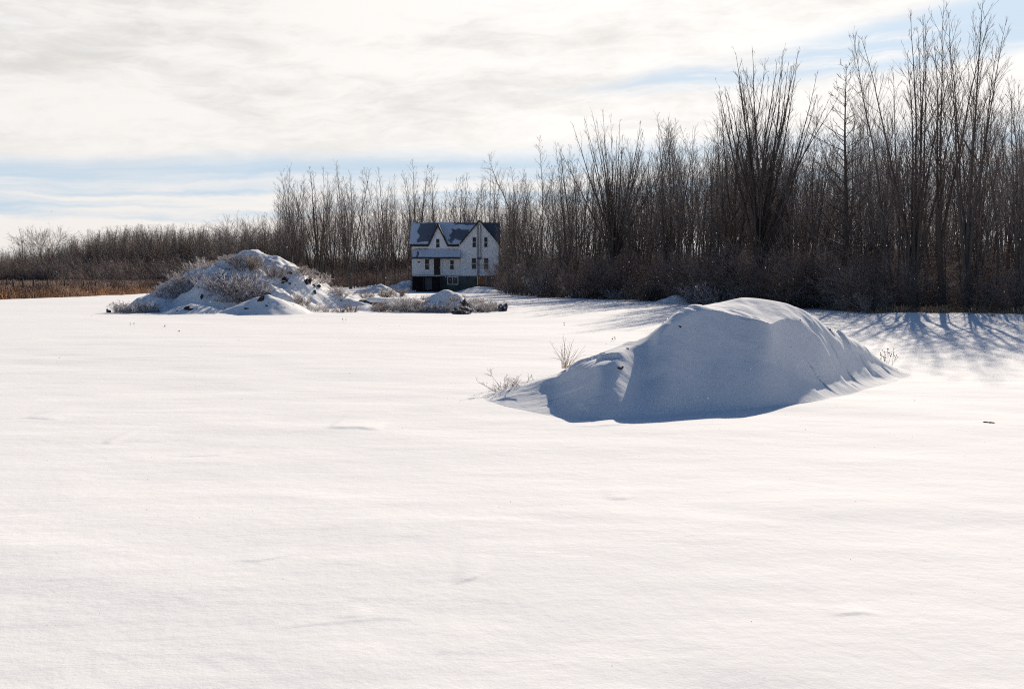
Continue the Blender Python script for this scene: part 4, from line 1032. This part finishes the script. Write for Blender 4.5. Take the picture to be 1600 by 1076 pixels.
    # snow lying on the main front slope, blown off in patches
    n1, n2 = 170, 70
    U, Vv = np.meshgrid(np.linspace(-.26, 8.6 * s, n1), np.linspace(0.02, .985, n2))
    yy = ye + (D / 2 - ye) * Vv; zz = ze + .1 + (RZ - ze) * Vv
    nz = fbm(U * 1.1 + 3, Vv * 5 + 1, 4)
    bare = np.zeros_like(U)
    def blob(u0, u1, v0, v1, fu=.25, fv=.08):
        return sst(U + nz * .5, u0 - fu, u0 + fu) * (1 - sst(U + nz * .5, u1 - fu, u1 + fu)) * sst(Vv + nz * .12, v0 - fv, v0 + fv) * (1 - sst(Vv + nz * .12, v1 - fv, v1 + fv))
    bare = np.maximum.reduce([blob(.8, 3.1, .12, .97, .12, .05), blob(5.1, 8.9, .90, 1.2, .3, .04), blob(4.95, 7.6, .05, .68, .2, .06) * (1 - blob(5.4, 7.2, -.2, .22)), blob(.2, .8, .93, 1.2)])
    th = .07 * (1 - sst(bare, .20, .8)) + .006
    zz = zz + th + .012 * nz
    Vt = np.stack([U, yy, zz], -1).reshape(-1, 3); F = grid_faces(n2, n1)
    inside = np.ones(bare.size, bool)
    # keep out of the little gable and the wing roof
    zlim = E + (dz - E) * (1 - np.abs(U - dx) / hw); covered = ((np.abs(U - dx) < hw + ee) & (zz < zlim + .0) & (yy < 2.9)) | (U > cx - (A - zz) / gs + .12)
    ok = inside & ~covered.ravel(); F = F[ok[F].all(axis=1)]
    used = np.unique(F); rm = -np.ones(len(Vt), int); rm[used] = np.arange(len(used))
    me = np_mesh('roof_snow', Vt[used], rm[F], M['dusted']); at = me.attributes.new('bare', 'FLOAT', 'POINT'); at.data.foreach_set('value', bare.ravel()[used].astype(np.float32)); link('roof_snow', me, root)
    # porch roof with snow
    px0, px1 = .14, 6.62 * s; pzt, pzb = 3.62 * s, 2.42 * s; py = -1.75
    pr = MB(); pr.slab([(px0, py, pzb), (px1, py, pzb), (px1, -.004, pzt), (px0, -.004, pzt)], .1); prf = pr.build('porch_roof', M['shingle'], root)
    MB().box(px0, px1, py - .05, py - .003, pzb - .17, pzb + .0).build('fascia', M['trim_dark'], prf)
    n1, n2 = 150, 26
    U, Vv = np.meshgrid(np.linspace(px0 + .03, px1 - .03, n1), np.linspace(.02, .97, n2)); nz = fbm(U * 2 + 9, Vv * 3, 3)
    strp = sst(fbm(U * 5, Vv * .7 + 4, 2), .12, .2) * (1 - sst(U, .8, 1.6)) * (1 - sst(Vv, .5, .8)) + sst(Vv + .25 * nz, .88, .96) * (1 - sst(U, 1.8, 2.4))
    Vt = np.stack([U, py + (-py) * Vv, pzb + (pzt - pzb) * Vv + .06 + .02 * nz], -1).reshape(-1, 3); F = grid_faces(n2, n1)
    used = np.unique(F); rm = -np.ones(len(Vt), int); rm[used] = np.arange(len(used))
    me = np_mesh('porch_snow', Vt[used], rm[F], M['dusted']); at = me.attributes.new('bare', 'FLOAT', 'POINT'); at.data.foreach_set('value', np.clip(strp, 0, 1).ravel()[used].astype(np.float32)); link('porch_snow', me, prf)
    for xx in (.25, 6.45 * s): MB().box(xx, xx + .1, py + .08, py + .18, 0.0 if xx < 1 else 0.0, pzb - .1).build('porch_post', M['trim_white'], root) if xx < 1 else None
    # windows
    def window(x0, x1, z0, z1, y=-.0, two=True, curtain=False, frame='trim_white', fw=.07, vertical=False):
        x0, x1, z0, z1 = x0 * s, x1 * s, z0 * s, z1 * s
        fr = MB(); yo = y - .05
        fr.box(x0 - fw, x0, yo, y - .003, z0 - fw, z1 + fw); fr.box(x1, x1 + fw, yo, y - .003, z0 - fw, z1 + fw)
        fr.box(x0, x1, yo, y - .003, z1, z1 + fw); fr.box(x0, x1, yo - .03, y - .003, z0 - fw, z0)
        if two and not vertical: zm = (z0 + z1) / 2; fr.box(x0, x1, yo + .005, y - .003, zm - .035, zm + .035)
        if vertical: xm = (x0 + x1) / 2; fr.box(xm - .04, xm + .04, yo + .005, y - .003, z0, z1)
        w = fr.build('window', M[frame], root)
        MB().box(x0, x1, y - .018, y - .003, z0, z1).build('pane', M['glass'], w)
        if curtain: MB().box(x0 + .03, x1 - .03, y - .022, y - .0185, z0 + .03, z0 + (z1 - z0) * .42).build('curtain', M['curtain'], w)
    window(3.29, 3.74, 3.8, 4.93)
    window(1.77, 2.31, .85, 2.22, curtain=True)
    window(5.17, 5.64, .85, 2.09)
    window(8.2, 8.65, 3.84, 5.16, -pj); window(9.78, 10.2, 3.84, 5.16, -pj)
    window(8.1, 8.65, .94, 2.37, -pj, curtain=True); window(9.76, 10.3, .94, 2.37, -pj, curtain=True)
    window(4.85, 6.15, -1.1, -.2, .05, vertical=True, fw=.11)
    # front door in its recess of white boards
    d = MB().box(2.99 * s, 3.84 * s, -.03, -.003, .12, 2.3 * s).build('door', M['door_dark'], root)
    MB().box(2.88 * s, 2.985 * s, -.06, -.003, .05, 2.32 * s).build('door_frame', M['trim_white'], d)
    MB().box(3.845 * s, 4.1 * s, -.06, -.003, .05, 2.32 * s).build('door_frame', M['trim_white'], d)
    MB().box(3.68 * s, 3.74 * s, -.08, -.031, 1.05, 1.11).build('handle', M['metal'], d)
    MB().box(.76 * s, 1.12 * s, -.03, -.003, 1.74, 1.88).build('wall_plate', M['dark'], root)
    # deck before the door with its dark space below
    dk = MB().box(.1, 4.05 * s, -1.7, -.003, -.17, -.02).build('deck', M['trim_dark'], root)
    MB().box(.12, 4.0 * s, -1.66, -.2, -.018, .05).build('deck_snow', M['roof_snow'], dk)
    for xx in (.15, 1.6, 3.9 * s): MB().box(xx, xx + .14, -1.65, -1.51, -2.5, -.171).build('post', M['trim_dark'], dk)
    MB().box(.16, 4.0 * s, -1.2, .048, -2.5, -.175).build('under_deck_shade_box', M['dark'], root)  # solid near-black box: shade of the void under the deck, put into its colour
    bd = MB().box(1.85 * s, 2.75 * s, -1.235, -1.203, -1.8, -.25).build('basement_door', M['door_grey'], root)
    # boarded opening
    MB().box(8.92 * s, 9.98 * s, -pj + .0, .0, -1.2, -.1).build('boarded_opening', M['ply'], root)
    MB().box(8.79 * s, 8.91 * s, -pj - .02, .0, -1.25, -.05).build('opening_frame', M['trim_white'], root); MB().box(9.985 * s, 10.045 * s, -pj - .02, .0, -1.25, -.05).build('opening_frame', M['trim_white'], root)
    MB().box(8.79 * s, 10.04 * s, -pj + .05, .0, -2.5, -1.26).build('block_wall', M['concrete'], root)
    # chimney chase and metal flue on the gable wall
    ch = MB().box(8.80 * s, 9.10 * s, -pj - .16, -pj - .002, .02, 6.9 * s).build('chimney', M['brickgrey'], root)
    P = np.array([(9.22 * s, -pj - .2, 2.45 * s), (9.22 * s, -pj - .2, 4), (9.22 * s, -pj - .2, 6.3 * s), (9.12 * s, -pj - .2, 6.75 * s)])
    link('flue', tubes_mesh('flue', [(P, np.full(4, .11))], M['metal'], 12), ch)
    MB().box(8.85 * s, 9.42 * s, -pj - .3, -pj - .161, 2.25 * s, 2.46 * s).build('flue_bracket', M['door_grey'], ch)
    return root
house()

# ------------------------------------------------------------------ falling snowflakes
def flakes():
    rng = np.random.default_rng(77); V, F = [], []; base = np.array([(1, 0, 0), (-1, 0, 0), (0, 1, 0), (0, -1, 0), (0, 0, 1), (0, 0, -1)], float)
    tri = np.array([(0, 2, 4), (2, 1, 4), (1, 3, 4), (3, 0, 4), (2, 0, 5), (1, 2, 5), (3, 1, 5), (0, 3, 5)])
    for i in range(900):
        Y = rng.uniform(3.5, 30); x = Y * rng.uniform(-.75, .75); z = rng.uniform(.3, 2.1 + .05 * Y)
        r = rng.uniform(.0012, .0032) * (1 + .04 * Y); V.append(base * r * rng.uniform(.6, 1.3, 3) + (x, Y, z)); F.append(tri + 6 * i)
    o = link('falling_snow', np_mesh('falling_snow', np.concatenate(V), np.concatenate(F), M['snow'])); tag(o, 'sparse snowflakes drifting in the air', 'snowflakes', kind='stuff')
flakes()
